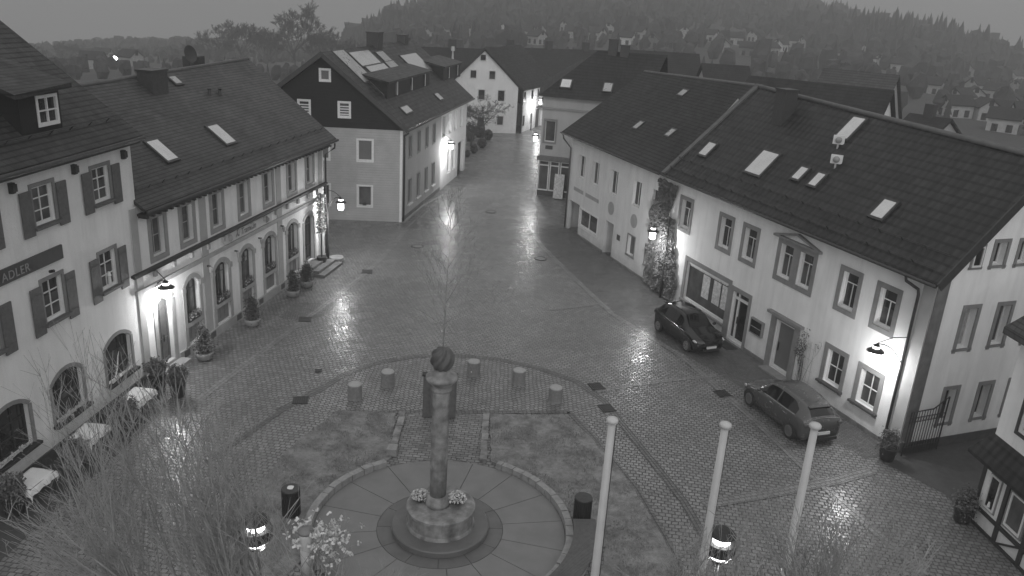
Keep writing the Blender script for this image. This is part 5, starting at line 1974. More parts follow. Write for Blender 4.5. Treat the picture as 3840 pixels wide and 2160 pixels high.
crown_tree('bare_tree', 'bare tree with long upright shoots filling the bottom left corner', (-5.0, 9.6, 0), (-4.7, 9.6, 5.0),
           [(40, 1130), (110, 880), (170, 960), (215, 830), (280, 950), (330, 930), (20, 1250), (250, 1000), (150, 1100), (60, 1250), (240, 1180), (120, 1250), (200, 1290), (90, 1330), (300, 1300)], 5, .10, 150)
crown_tree('bare_tree', 'bare tree with dense upright shoots left of the lantern at the bottom', (-3.3, 9.4, 0), (-3.15, 9.4, 5.0),
           [(390, 900), (430, 960), (470, 1010), (520, 1060), (550, 990), (570, 1090), (530, 1160), (350, 1050), (450, 1200), (500, 1250), (420, 1300), (480, 1340), (600, 1020)], 6, .10, 150)
crown_tree('bare_tree', 'low bare shrub tree below the plaza at the bottom centre left', (-2.0, 9.6, 0), (-1.9, 9.6, 4.6),
           [(740, 1400), (820, 1400), (900, 1400), (980, 1410), (640, 1430), (1050, 1430)], 7, .08, 80)
crown_tree('bare_tree', 'bare crown of fine shoots at the bottom, right of the left flagpole', (3.0, 9.6, 0), (3.0, 9.6, 4.6),
           [(1640, 1400), (1700, 1350), (1760, 1300), (1840, 1260), (1900, 1230), (1800, 1380)], 8, .10, 110)
crown_tree('bare_tree', 'bare crown of fine shoots at the bottom right, before the cobbled street', (4.9, 9.6, 0), (4.9, 9.6, 4.8),
           [(1980, 1230), (2040, 1190), (2090, 1230), (2150, 1260), (2230, 1210), (2280, 1290), (1950, 1300), (2350, 1350), (2100, 1360)], 9, .10, 140)

# flowering shrub by the pillar
rs = random.Random(8)
p0 = at(815, 1435, .1)
SHB = thing('flowering_shrub', 'shrub with white blossoms lit by the lantern, left of the plaza', 'shrub', p0)
m, f_ = MB(), MB()
tips = []
for i in range(46):
    a = rs.uniform(0, 6.28)
    q = p0 + Vector((math.cos(a), math.sin(a) * .7, 0)) * rs.uniform(0, .6)
    branch(m, q, Vector((rs.gauss(0, .3), rs.gauss(0, .3), 1)).normalized(), rs.uniform(.5, .9), .012, 2, rs, .6, .15, 2, 3, tips, .1, .65, .003)
m.build('stems', 'bark', SHB, recalc=False, uv=False)
for t in tips:
    if rs.random() < .5:
        continue
    for _ in range(5):
        f_.leaf(t + Vector((rs.gauss(0, .045), rs.gauss(0, .045), rs.gauss(0, .03))), rs.uniform(.03, .055), rs)
f_.build('blossom', 'flower', SHB, recalc=False, uv=False)


# ================================================================== planters
def conifer_pot(kind, label, loc, h, pot, seed, group, leafm='leaf_dark', globe=False):
    rn = random.Random(seed)
    x, y = loc[0], loc[1]
    P = thing('potted_shrub', label, 'potted plant', (x, y, 0), group)
    if pot == 'bowl':
        MB().lathe([(.2, 0), (.3, .06), (.38, .28), (.37, .38), (.33, .36), (.3, .3)], (x, y, 0), 20).build('bowl', 'pot_pale', P, smooth=True)
        z = .32
    else:
        MB().lathe([(.2, 0), (.24, .05), (.3, .5), (.32, .52), (.32, .56), (.27, .55), (.26, .46)], (x, y, 0), 20).build('pot', 'pot_dark', P, smooth=True)
        z = .5
    MB().lathe([(.29, z - .02), (.29, z)], (x, y, 0), 12).build('soil', 'soil', P)
    m = MB()
    for i in range(1900):
        if globe:
            v = Vector((rn.gauss(0, 1), rn.gauss(0, 1), rn.gauss(0, 1))).normalized()
            v *= h * .5 * rn.uniform(.35, 1) ** .5 * (1 + .8 * noise.noise(v * 2.2 + Vector((seed, 0, 0))))
            q = Vector((x, y, z + h * .5)) + v
        else:
            if i % 270 == 0:
                t = (i // 270) / 7.0
                a = rn.uniform(0, 6.28)
                sc_ = Vector((x + .12 * (1 - t) * math.cos(a), y + .12 * (1 - t) * math.sin(a), z + .12 + t * h * rn.uniform(.75, 1.0)))
                sr_ = (.25 - .15 * t) * rn.uniform(.85, 1.25)
            q = sc_ + Vector((rn.gauss(0, .62), rn.gauss(0, .62), rn.gauss(0, .85))) * sr_
        m.leaf(q, rn.uniform(.02, .042), rn)
    m.build('foliage', leafm, P, recalc=False, uv=False)
    return P


gp = 'planted bowls along the restaurant front'
for i, (x, y, h, lab) in enumerate(((-12.75, 31.1, 1.15, 'potted dwarf conifer in a pale bowl nearest the left street lamp'), (-12.0, 35.05, 1.1, 'potted dwarf conifer in a pale bowl before the third arched window'),
                                    (-11.25, 39.2, .95, 'potted conifer in a pale bowl before the fifth arched window'), (-10.95, 40.75, .9, 'potted conifer just before the restaurant steps'))):
    conifer_pot('potted_shrub', lab, (x, y), h, 'bowl', 20 + i, gp)
x, y = -10.35, 45.2
e_ = MB().lathe([(.2, 0), (.34, .08), (.42, .28), (.41, .34), (.34, .3), (.05, .28)], (x, y, 0), 24).build('stone_bowl', 'pot_pale', at=(x, y, 0), smooth=True)
tag(e_, 'empty pale stone bowl on the cobbles beyond the restaurant steps', 'bowl')
gp = 'black pots with rosemary before the hotel'
for i, (x, y, lab) in enumerate(((-12.5, 27.75, 'black pot with bushy herb at the right end of the hotel terrace'), (-13.1, 24.95, 'black pot with bushy herb between the farthest and the middle table'),
                                 (-13.4, 22.15, 'black pot with bushy herb between the middle and nearest table'), (-14.1, 20.0, 'black pot with herb at the left picture edge below the nearest table'),
                                 (-13.5, 28.3, 'bushy herb in a black pot close to the hotel wall corner'))):
    conifer_pot('potted_shrub', lab, (x, y), .75, 'pot', 30 + i, gp, 'leaf', True)
p = at(*[2146.7 + 205 / 2.399, 603.7 + 1335 / 2.399])
conifer_pot('p', 'potted plant standing at the foot of the right house corner', (p.x, p.y + .1), .5, 'pot', 41, 'potted plants on the right', 'leaf')
p = at(2425, 1312)
conifer_pot('p', 'potted plant beside the corner post of the timbered house', (p.x - .1, p.y), .45, 'pot', 42, 'potted plants on the right', 'leaf')
# flower boxes in the arched windows
for i, (a, b) in enumerate(arches):
    rs = random.Random(60 + i)
    lab = 'flower box in the %s arched restaurant window from the left' % ('first', 'second', 'third', 'fourth', 'fifth')[i]
    fb = thing('flower_box', lab, 'flower box', WL.p((a + b) / 2, -.02, 1.42), 'flower boxes in the arched windows')
    MB().box(WL, a + .1, b - .1, -.14, .04, 1.42, 1.56).build('box', 'pot_dark', fb)
    m, q = MB(), MB()
    for k in range(300):
        m.leaf(WL.p(rs.uniform(a + .08, b - .08), rs.uniform(-.15, .1), 1.5 + rs.random() * .28), .03, rs)
    for k in range(14):
        c_ = WL.p(rs.uniform(a + .1, b - .1), rs.uniform(0, .1), 1.52 + rs.random() * .2)
        q.blob(c_, .035, .035, .035, k, .2, 0, 5, 3)
    m.build('leaves', 'leaf', fb, recalc=False, uv=False)
    q.build('blossom', 'bud', fb, recalc=False, uv=False)
# branch decorations on the hotel sills
for i, (a, b) in enumerate(ag):
    rs = random.Random(80 + i)
    lab = 'decoration of pale branches and blossoms on the %s arched hotel sill' % ('left', 'middle', 'right')[i]
    D_ = thing('window_decoration', lab, 'decoration', WH.p((a + b) / 2, .1, 1.14), 'branch decorations on the hotel sills')
    m, q = MB(), MB()
    u0_, u1_ = a + .1, b - .15
    m.tube([WH.p(u0_, .1, 1.17), WH.p((u0_ + u1_) / 2, .12, 1.25), WH.p(u1_, .08, 1.22)], [.03, .025, .015], 6)
    if i == 2:
        m.tube([WH.p(u0_ + .1, .1, 1.17), WH.p(u0_ + .4, .08, 1.6), WH.p(u0_ + .5, .08, 2.0), WH.p(u0_ + .62, .06, 2.15)], [.035, .03, .022, .01], 6)
        m.tube([WH.p(u0_ + .4, .08, 1.6), WH.p(u0_ + .25, .08, 1.8)], [.02, .01], 5)
    m.build('branch', 'flower' if i == 2 else 'bud', D_, recalc=False, uv=False)
    for k in range(60):
        q.leaf(WH.p(rs.uniform(u0_, u1_), rs.uniform(.03, .17), 1.18 + rs.random() * .18), .035, rs)
    q.build('blossom', 'bud', D_, recalc=False, uv=False)

# ivy between the two right houses
rs = random.Random(12)
IV = thing('ivy', 'tall ivy growing up the wall between the two right-hand houses', 'climbing plant', WB.p(-7.6, .1, 0))
m = MB()
fz_ = lambda v: noise.noise(v * .9) * .5
for i in range(15000):
    z = rs.uniform(.15, 6.3)
    w0, w1 = -9.4 - (.35 if z < 5 else 0), -7.1 + .35 * math.sin(z * 1.1) + (.4 if z < 4.5 else -.25) + (.3 if z < 1.5 else 0)
    w0 += .5 * fz_(Vector((0, z * 1.6, 5)))
    u = rs.uniform(w0, w1)
    dep = .07 + .16 * (noise.noise(Vector((u * 2.2, z * 2.2, 0))) + .6)
    m.leaf(WB.p(u, max(.03, dep) * rs.uniform(.6, 1.1) - (.16 if u < -8.5 else 0), z), rs.uniform(.035, .06), rs)
m.build('leaves', 'ivy', IV, recalc=False, uv=False)
m = MB()
for k in range(7):
    u = -9 + k * .3
    m.tube([WB.p(u, .06, 0), WB.p(u + rs.uniform(-.2, .2), .08, 2), WB.p(u + rs.uniform(-.3, .3), .06, 4.5)], [.04, .03, .015], 5)
m.build('stems', 'bark_dark', IV, recalc=False)
# climbing plant on trellis
TR = thing('climbing_rose', 'leafless climbing rose on a wire trellis right of the front door', 'climbing plant', WB.p(4.25, .1, 0))
m = MB()
for k in range(5):
    m.tube([WB.p(3.85 + k * .2, .08, .15), WB.p(3.85 + k * .2, .08, 2.3)], .008, 4)
for z in (.5, 1.0, 1.5, 2.0):
    m.tube([WB.p(3.8, .085, z), WB.p(4.75, .085, z)], .008, 4)
m.build('trellis', 'frame_grey', TR)
m = MB()
tips = []
for k in range(12):
    branch(m, WB.p(4.2 + rs.uniform(-.25, .25), .1, .1), Vector((rs.gauss(0, .05), rs.gauss(0, .05), 1)), rs.uniform(.9, 1.4), .012, 3, rs, .3, .35, 2, 3, tips, .06, .55, .004)
m.build('stems', 'bark_dark', TR, recalc=False, uv=False)
m = MB()
for t in tips:
    for _ in range(2):
        m.leaf(t + Vector((rs.gauss(0, .06), rs.gauss(0, .06), rs.gauss(0, .06))), .03, rs)
m.build('leaves', 'bark_dark', TR, recalc=False, uv=False)
# climbing plant in a black pot at the restaurant corner
x, y = -10.95, 44.15
CR = thing('climbing_plant', 'pale leafy climber on a post in a black pot by the restaurant door', 'climbing plant', (x, y, 0))
MB().lathe([(.2, 0), (.28, .6), (.29, .64), (.22, .63)], (x, y, 0), 16).build('pot', 'pot_dark', CR)
MB().tube([(x, y, .5), (x, y, 4.3)], .04, 6).build('post', 'wood_dark', CR)
m = MB()
for i in range(900):
    z = 2.0 + 2.3 * rs.random()
    a = rs.uniform(0, 6.28)
    r_ = rs.uniform(.05, .28)
    m.leaf(Vector((x + r_ * math.cos(a), y + r_ * math.sin(a), z)), rs.uniform(.03, .06), rs)
m.build('leaves', 'bud', CR, recalc=False, uv=False)

# ================================================================== tables, cloths and chairs of the hotel
rot0 = math.atan2(WH.u.y, WH.u.x)
tb = local_thing('terrace_table', '', 'table', 'terrace tables before the hotel')
MB().box(LOC, -.38, .38, -.55, .55, .70, .73).build('table_top', 'metal_dark', tb)
for sx in (-1, 1):
    for sy in (-1, 1):
        MB().tube([(sx * .33, sy * .5, 0), (sx * .28, sy * .42, .7)], .018, 6).build('leg', 'metal_dark', tb)
m = MB()
# draped cloth: top plus hanging wavy sides
nx, ny = 12, 16
for i in range(nx + 1):
    for j in range(ny + 1):
        x = -.62 + 1.24 * i / nx
        y = -.80 + 1.6 * j / ny
        ox, oy = max(0, abs(x) - .39), max(0, abs(y) - .56)
        z = .745 - (ox + oy) * .92
        wv = .03 * math.sin(y * 14 + x * 5) * min(1, ox * 9) + .03 * math.sin(x * 14) * min(1, oy * 9)
        xx = math.copysign(min(abs(x), .39) + ox * .22 + wv, x)
        yy = math.copysign(min(abs(y), .56) + oy * .22 + wv, y)
        m.v.append(Vector((xx, yy, z + .004 * math.sin(x * 9 + y * 7))))
for i in range(nx):
    for j in range(ny):
        q = i * (ny + 1) + j
        m.f.append((q, q + 1, q + ny + 2, q + ny + 1))
        m.m.append(0)
cl = m.build('tablecloth', 'cloth', at=(0, 0, 0), smooth=True)
tag(cl, '', 'tablecloth', 'white cloths on the terrace tables')
ch = local_thing('terrace_chair', '', 'chair', 'metal chairs at the terrace tables')
MB().box(LOC, -.2, .2, -.2, .2, .43, .455).build('seat', 'metal_dark', ch)
m = MB()
m.tube([(-.19, .2, .45), (-.19, .26, .8), (-.1, .28, .88), (.1, .28, .88), (.19, .26, .8), (.19, .2, .45)], .013, 6)
for k in (-.1, 0, .1):
    m.tube([(k, .2, .45), (k, .27, .87)], .008, 4)
m.build('backrest', 'metal_dark', ch)
for sx in (-1, 1):
    MB().tube([(sx * .18, -.18, .44), (sx * .2, -.22, 0)], .012, 5).build('leg', 'metal_dark', ch)
    MB().tube([(sx * .18, .18, .44), (sx * .2, .24, 0)], .012, 5).build('leg', 'metal_dark', ch)
tp = [(-13.38, 26.35, 'farthest'), (-13.75, 23.6, 'middle'), (-13.98, 20.75, 'nearest')]
first = True
for i, (x, y, nm) in enumerate(tp):
    rr_ = rot0 + math.pi / 2 + (0, .05, -.03)[i]
    lt = nm + ' of the three terrace tables along the hotel wall'
    lc = 'white cloth on the ' + nm + ' terrace table of the hotel'
    if i == 0:
        place(tb, (x, y, 0), rr_, lt)
        place(cl, (x, y, 0), rr_, lc)
    else:
        dup(tb, (x, y, 0), rr_, lt)
        dup(cl, (x, y, 0), rr_, lc)
    for s_, side in ((1, 'far'), (-1, 'near')):
        cx_, cy_ = x + WH.u.x * s_ * .62 - .1, y + WH.u.y * s_ * .62
        lb = 'metal chair on the %s side of the %s terrace table' % (side, nm)
        ra = rot0 + (-math.pi / 2 if s_ > 0 else math.pi / 2)
        if first:
            place(ch, (cx_, cy_, 0), ra, lb)
            first = False
        else:
            dup(ch, (cx_, cy_, 0), ra, lb)

# ================================================================== covers and drains
for i, (px, py, lab) in enumerate(((1235, 533, 'round manhole cover in the middle of the street, farthest of the three'), (1050, 620, 'round manhole cover left of the street axis'),
                                   (1360, 651, 'round manhole cover beside the right gutter line'))):
    p = at(px, py)
    mc = thing('manhole_cover', lab, 'manhole cover', p, 'round manhole covers')
    MB().lathe([(.40, .012), (.40, .03), (.33, .03), (.33, .02)], p, 32).build('ring', 'metal_dark', mc)
    MB().lathe([(.32, .012), (.32, .026), (.05, .026)], p, 32).build('lid', 'slab', mc)
for (px, py, lab) in ((923, 684, 'far drain grate left of the street'), (767, 804, 'drain grate in the left gutter before the restaurant bowls'), (755, 1008, 'large drain grate left of the bollards'),
                      (1500, 973, 'long drain grate at the right end of the sett arc'), (1526, 1028, 'drain grate just above the left flagpole top'), (1817, 991, 'drain grate between the two parked cars'),
                      (800, 934, 'small dark cover left of the bollard arc')):
    p = at(px, py)
    s_ = .1 if py == 934 else .26
    FR = Local(p, R(10) if px < 1200 else R(20))
    dg = thing('drain_grate', lab, 'drain', p, 'drain grates')
    m = MB()
    for k in range(7):
        m.box(FR, -s_ + k * s_ / 3.2, -s_ + k * s_ / 3.2 + s_ * .17, -s_, s_, .02, .036)
    m.box(FR, -s_ - .03, s_ + .05, -s_ - .03, -s_, .02, .038)
    m.box(FR, -s_ - .03, s_ + .05, s_, s_ + .03, .02, .038)
    m.build('grate', 'metal_dark', dg)
    MB().box(FR, -s_ - .02, s_ + .04, -s_ - .02, s_ + .02, .015, .022).build('pit', 'joint', dg)
p = WB.p(-.7, .45, 0)
tag(MB().box(WB, -1.3, -.1, .2, .8, .01, .03).build('door_mat', 'rubber', at=p), 'dark door mat on the cobbles before the glazed shop door', 'door mat')

# ================================================================== gate
ga, gb = at(2146.7 + 290 / 2.399, 603.7 + 1300 / 2.399, .08), at(2146.7 + 500 / 2.399, 603.7 + 1258 / 2.399, .08)
GF = Frame(ga, gb)
GL = GF.L
GT_ = thing('iron_gate', 'open wrought-iron gate beside the right house corner, at the mouth of the alley', 'gate', ga)
m = MB()
m.tube([GF.p(0, 0, .05), GF.p(0, 0, 1.85), GF.p(GL * .62, 0, 1.85), GF.p(GL, 0, 2.25), GF.p(GL, 0, .05)], .028, 6)
for z in (.12, .38, .56, 1.42, 1.6):
    m.tube([GF.p(0, 0, z), GF.p(GL, 0, z)], .014, 6)
m.build('frame', 'metal_dark', GT_)
m = MB()
for k in range(1, 13):
    u = GL * k / 13
    zt = 1.85 if u < GL * .62 else 1.85 + .4 * (u - GL * .62) / (GL * .38)
    m.tube([GF.p(u, 0, .1), GF.p(u, 0, zt)], .013, 5)
m.build('bars', 'metal_dark', GT_)
for zc_ in (.47, 1.51):
    m = MB()
    for k in range(13):
        u = GL * (k + .5) / 13
        m.tube([GF.p(u + .05 * math.cos(a / 8 * 2 * math.pi), 0, zc_ + .06 * math.sin(a / 8 * 2 * math.pi)) for a in range(9)], .007, 4, cap=False)
    m.build('ring_frieze', 'metal_dark', GT_)
MB().box(GF, .03, GL - .03, -.008, .008, .12, .38).build('kick_panel', 'metal_dark', GT_)


# ================================================================== cars
def car(name, label, L, W, H, fa, ra, paint, wheel_r, rim, kind):
    T_ = local_thing(name, label, 'car')
    hw = W / 2
    S = [  # s, zb, zbelt, ztop, hw, hbelt, hroof
        (0.0, .34, .56, .60, .70, .62, .50), (.015, .24, .62, .68, .82, .76, .62), (.05, .20, .68, .75, .93, .86, .70), (.12, .19, .76, .85, .985, .92, .74),
        (.22, .19, .84, .94, 1.0, .93, .74), (.27, .19, .87, .99, 1.0, .93, .74), (.34, .19, .89, 1.22, 1.0, .93, .70), (.41, .19, .90, 1.40, 1.0, .93, .66), (.50, .19, .92, 1.465, 1.0, .93, .645),
        (.62, .19, .93, 1.475, 1.0, .93, .64), (.74, .19, .95, 1.45, 1.0, .93, .625), (.84, .20, .97, 1.39, .995, .92, .60), (.895, .21, .98, 1.30, .985, .90, .58), (.95, .23, .96, 1.08, .96, .88, .62),
        (.975, .25, .90, .97, .93, .86, .66), (.992, .30, .78, .84, .88, .82, .66), (1.0, .36, .62, .66, .80, .76, .6)]
    hz = H / 1.475
    if kind == 'suv':
        hz = H / 1.475
    X = lambda s: L / 2 - s * L

    def sec(s):
        for i in range(len(S) - 1):
            if s <= S[i + 1][0]:
                t = (s - S[i][0]) / (S[i + 1][0] - S[i][0])
                v = [a + (b - a) * t for a, b in zip(S[i], S[i + 1])]
                break
        _, zb, zl, zt, a, b, c = v
        zl *= hz
        zt *= hz
        a, b, c = a * hw, b * hw, c * hw
        zm = (zb + zl) / 2
        return [(0, zb), (a * .86, zb), (a * .965, zb + .09), (a * .99, zm - .06), (a, zm + .06), (a * .985, zl - .12), (b * 1.02, zl - .03), (b, zl),
                (c, zt - .055), (c * .93, zt - .02), (c * .72, zt), (0, zt + .012)]
    ss = []
    for i in range(len(S) - 1):
        n = 3 if S[i + 1][0] - S[i][0] > .06 else 2
        ss += [S[i][0] + (S[i + 1][0] - S[i][0]) * k / n for k in range(n)]
    ss.append(1.0)
    m = MB()
    prof = [sec(s) for s in ss]
    npt = len(prof[0])
    for s, P in zip(ss, prof):
        ring = [(y, z) for y, z in P] + [(-y, z) for y, z in P[1:-1]][::-1]
        for y, z in ring:
            # round the nose and tail in plan
            e = max(0, .12 - s) / .12 if s < .5 else max(0, s - .93) / .07
            dx = -(e ** 1.5) * .22 * (abs(y) / hw) ** 2 * (1 if s < .5 else -1) * 1.0
            m.v.append(Vector((X(s) + dx, y, z)))
    k = npt * 2 - 2
    for i in range(len(ss) - 1):
        for j in range(k):
            q = i * k
            m.f.append((q + j, q + (j + 1) % k, q + k + (j + 1) % k, q + k + j))
            m.m.append(0)
    m.f += [tuple(range(k)), tuple(range((len(ss) - 1) * k, len(ss) * k))[::-1]]
    m.m += [0, 0]
    body = m.build('body', paint, T_, smooth=True)

    def side_patch(s0, s1, lo, hi, name, sg, mat='glass_car', tap0=0.0, tap1=0.0):
        q = MB()
        n = 8
        for i in range(n + 1):
            s = s0 + (s1 - s0) * i / n
            P = sec(s)
            b, r = P[7], P[8]
            h_ = hi
            h_ -= tap0 * max(0, 1 - i / (n * .35)) + tap1 * max(0, (i - n * .7) / (n * .3))
            for t in (lo, h_):
                y, z = b[0] + (r[0] - b[0]) * t + .006, b[1] + (r[1] - b[1]) * t
                q.v.append(Vector((X(s), sg * y, z + .002)))
        for i in range(n):
            q.f.append((2 * i, 2 * i + 1, 2 * i + 3, 2 * i + 2))
            q.m.append(0)
        return q.build(name, mat, T_, smooth=True)
    for sg in (1, -1):
        side_patch(.315, .555, .08, .9, 'side_window', sg, tap0=.55)
        side_patch(.57, .80 if kind == 'hatch' else .83, .08, .9, 'side_window', sg, tap1=.35)

    def top_patch(s0, s1, wd, name, off=.007, mat='glass_car'):
        q = MB()
        n, mm = 6, 8
        for i in range(n + 1):
            s = s0 + (s1 - s0) * i / n
            P = sec(s)
            c = P[10]
            for j in range(mm + 1):
                f = -1 + 2 * j / mm
                yy = f * P[9][0] * wd
                z = P[11][1] + (P[10][1] - P[11][1]) * min(1, abs(yy) / max(.01, P[10][0])) + (0 if abs(yy) < P[10][0] else (P[9][1] - P[10][1]) * (abs(yy) - P[10][0]) / (P[9][0] - P[10][0]))
                q.v.append(Vector((X(s), yy, z + off)))
        for i in range(n):
            for j in range(mm):
                a = i * (mm + 1) + j
                q.f.append((a, a + 1, a + mm + 2, a + mm + 1))
                q.m.append(0)
        return q.build(name, mat, T_, smooth=True)
    top_patch(.275, .405, .97, 'windscreen')
    top_patch(.885, .948, .97, 'rear_window', .01)
    # wheels
    for x in (fa, ra):
        for sg in (1, -1):
            y = sg * (hw - .10)
            q = MB()
            c = Vector((x, y, wheel_r))
            prof_ = [(wheel_r * .66, -.1), (wheel_r * .97, -.1), (wheel_r, -.07), (wheel_r, .07), (wheel_r * .97, .1), (wheel_r * .66, .1)]
            kk = 28
            for r_, o in prof_:
                for j in range(kk):
                    a = 2 * math.pi * j / kk
                    q.v.append(c + Vector((r_ * math.cos(a), o * sg, r_ * math.sin(a))))
            for i in range(len(prof_) - 1):
                for j in range(kk):
                    b = i * kk
                    q.f.append((b + j, b + (j + 1) % kk, b + kk + (j + 1) % kk, b + kk + j))
                    q.m.append(0)
            wh = q.build('wheel', 'rubber', T_, smooth=False)
            q = MB()
            for j in range(7 if kind == 'hatch' else 10):
                a = 2 * math.pi * j / (7 if kind == 'hatch' else 10)
                d = Vector((math.cos(a), 0, math.sin(a)))
                t = Vector((-math.sin(a), 0, math.cos(a)))
                o = Vector((0, sg * .085, 0))
                q.prism([c + o + t * .035, c + o - t * .035, c + o - t * .05 + d * wheel_r * .64, c + o + t * .05 + d * wheel_r * .64], Vector((0, sg * .02, 0)))
            q.tube([c + Vector((0, sg * .07, 0)), c + Vector((0, sg * .11, 0))], .06, 12)
            pts = [c + Vector((wheel_r * .64 * math.cos(a / 24 * 6.2832), sg * .09, wheel_r * .64 * math.sin(a / 24 * 6.2832))) for a in range(25)]
            q.tube(pts, .022, 5, cap=False)
            q.build('rim', rim, wh)
            q = MB().tube([c + Vector((0, sg * .0, 0)), c + Vector((0, sg * .03, 0))], wheel_r * .64, 20)
            q.build('brake_disc', 'metal_dark', wh)
            # wheel arch: dark opening just proud of the wing
            q = MB()
            P = []
            for j in range(19):
                a = math.pi * j / 18
                P.append((x + (wheel_r + .065) * math.cos(a), wheel_r + (wheel_r + .055) * math.sin(a)))
            Q = [Vector((u, sg * (hw * .992 + .004 - .012 * abs(z - .5)), z)) for u, z in P]
            q.poly(Q + [Vector((P[-1][0], sg * hw * .985, .2)), Vector((P[0][0], sg * hw * .985, .2))])
            q.build('wheel_arch', 'rubber', T_)
    # wheels must show: push wheel faces just outside the arch
    for o in T_.children:
        if o.name.startswith('wheel') and 'arch' not in o.name:
            sg = 1 if o.data.vertices[0].co.y > 0 else -1
            o.location.y += sg * .025
    # lamps
    xf, xr = L / 2, -L / 2
    for sg in (1, -1):
        P = sec(.075)
        q = MB().blob((X(.085), sg * (P[5][0] - .06), P[5][1] + .045), .20, .075, .075, 2, .0, 0, 12, 8)
        hl = q.build('headlight', 'mirror_lamp', T_, smooth=True)
        P = sec(.965)
        q = MB().blob((X(.972), sg * (P[6][0] - .07), P[6][1] - .06), .07, .13, .075 if kind != 'hatch' else .14, 3, .0, 0, 12, 8)
        q.build('tail_light', 'tail', T_, smooth=True)
        q = MB().blob((X(.33), sg * (hw + .06), .98 * hz), .07, .10, .075, 1, .0, 0, 10, 7)
        mr = q.build('wing_mirror', paint, T_, smooth=True)
        for s in (.50, .70):
            P = sec(s)
            MB().tube([(X(s) + .08, sg * (P[5][0] + .012), P[5][1] + .0), (X(s) - .08, sg * (P[5][0] + .012), P[5][1])], .014, 6).build('door_handle', 'chrome' if kind != 'hatch' else paint, T_, smooth=True)
        q = MB()
        q.tube([(X(s), sg * (sec(s)[7][0] + .008), sec(s)[7][1] + .012) for s in [.3 + .53 * i / 10 for i in range(11)]], .008, 4)
        q.build('window_trim', 'chrome' if kind != 'hatch' else 'rubber', T_)
        # door gaps
        q = MB()
        for s in (.31, .565, .80):
            q.tube([(X(s), sg * (p_[0] + .001), p_[1]) for p_ in sec(s)[2:8]], .006, 4)
        q.build('door_gap', 'rubber', T_)
    MB().box(LOC, xf - .045, xf + .012, -.26, .26, .37, .48).build('number_plate', 'plate', T_)
    MB().box(LOC, xr - .012, xr + .05, -.26, .26, .50 if kind != 'hatch' else .42, .61 if kind != 'hatch' else .53).build('number_plate', 'plate', T_)
    q = MB()
    q.box(LOC, xf - .09, xf + .004, -.42, .42, .24, .34)
    q.box(LOC, xf - .12, xf - .008, -.34, .34, .50, .57)
    q.build('grille', 'rubber', T_)
    if kind != 'hatch':
        P = sec(.955)
        MB().tube([(X(.957), -hw * .8, P[8][1] - .02), (X(.957) - .03, 0, P[11][1] - .0), (X(.957), hw * .8, P[8][1] - .02)], .016, 6).build('tailgate_trim', 'chrome', T_)
        MB().box(LOC, xr - .01, xr + .2, -.62, .62, .24, .36).build('rear_bumper', 'rubber', T_)
        MB().tube([(X(.965) - .02, -.04, .86), (X(.965) - .02, .04, .86)], .035, 10).build('badge', 'chrome', T_)
    P = sec(.88)
    MB().box(LOC, X(.905), X(.87), -.48, .48, sec(.88)[11][1] + .0, sec(.88)[11][1] + .03).build('roof_spoiler', paint, T_)
    MB().tube([(X(.83), 0, sec(.83)[11][1]), (X(.86), 0, sec(.83)[11][1] + .12)], .008, 5).build('antenna', 'rubber', T_)
    return T_


c1 = car('parked_car', 'black hatchback parked before the glazed shop door, facing the camera', 3.97, 1.76, 1.55, 1.22, -1.30, 'paint_black', .31, 'rim', 'hatch')
place(c1, (8.64, 36.62, 0.015), R(-67.5))
c2 = car('parked_car', 'dark grey five-door hatchback parked with its tail towards the camera, behind the right flagpole', 4.30, 1.84, 1.56, 1.34, -1.34, 'paint_grey', .325, 'rim_dark', 'wagon')
place(c2, (11.22, 28.98, 0.015), R(108.4))
for c_ in (c1, c2):
    c_['group'] = 'cars parked along the right houses'


# ================================================================== street lamps
def point(parent, loc, power, size=.1):
    l = bpy.data.lights.new('lamp_light', 'POINT')
    l.energy = power
    l.shadow_soft_size = size
    o = bpy.data.objects.new('lamp_light', l)
    COL.objects.link(o)
    o.parent = parent
    o.location = Vector(loc) - ROOT[parent]
    return o


def dish(par, c, power):
    """lamp head: conical cap, glowing throat, dish rim and glass cylinder below"""
    x, y, z = c
    MB().lathe([(.03, .30), (.10, .25), (.13, .205), (.10, .203)], (x, y, z), 20).build('cap', 'metal_dark', par, smooth=False)
    MB().lathe([(.125, .12), (.125, .20)], (x, y, z), 20).build('glow_collar', 'glow', par)
    d = MB()
    d.lathe([(.12, .13), (.2, .10), (.30, .03), (.315, .0), (.30, .0), (.2, .07), (.12, .10)], (x, y, z), 28)
    d.build('dish', 'metal_dark', par, smooth=True)
    MB().lathe([(.13, .04), (.165, -.02), (.165, -.36), (.14, -.41), (.05, -.43)], (x, y, z), 20).build('lamp_glass', 'glow', par, smooth=True)
    point(par, (x, y, z - .55), power, .11)


def arm_lamp(label, base, head, ph, power, wall_from=None, pole=True):
    base, head = Vector(base), Vector(head)
    T_ = thing('street_lamp', label, 'street lamp', base, 'street lamps with dish shades')
    top = Vector((base.x, base.y, ph))
    if pole:
        MB().tube([base, base + Vector((0, 0, 1.0)), base + Vector((0, 0, 1.05)), top], [.075, .07, .045, .035], 10).build('pole', 'metal_dark', T_, smooth=True)
    cap = head + Vector((0, 0, .3))
    a = MB()
    a.tube([top - Vector((0, 0, .12)), top + (cap - top) * .5 + Vector((0, 0, .12)) * .4, cap + Vector((0, 0, .02))], .016, 6)
    s0 = Vector((base.x, base.y, head.z - .35))
    pts = []
    for i in range(9):
        t = i / 8
        pts.append(s0 + (cap - s0) * t + Vector((0, 0, .22 * math.sin(math.pi * t))))
    a.tube(pts, .022, 6)
    a.build('bracket', 'metal_dark', T_, smooth=True)
    dish(T_, head, power)
    return T_


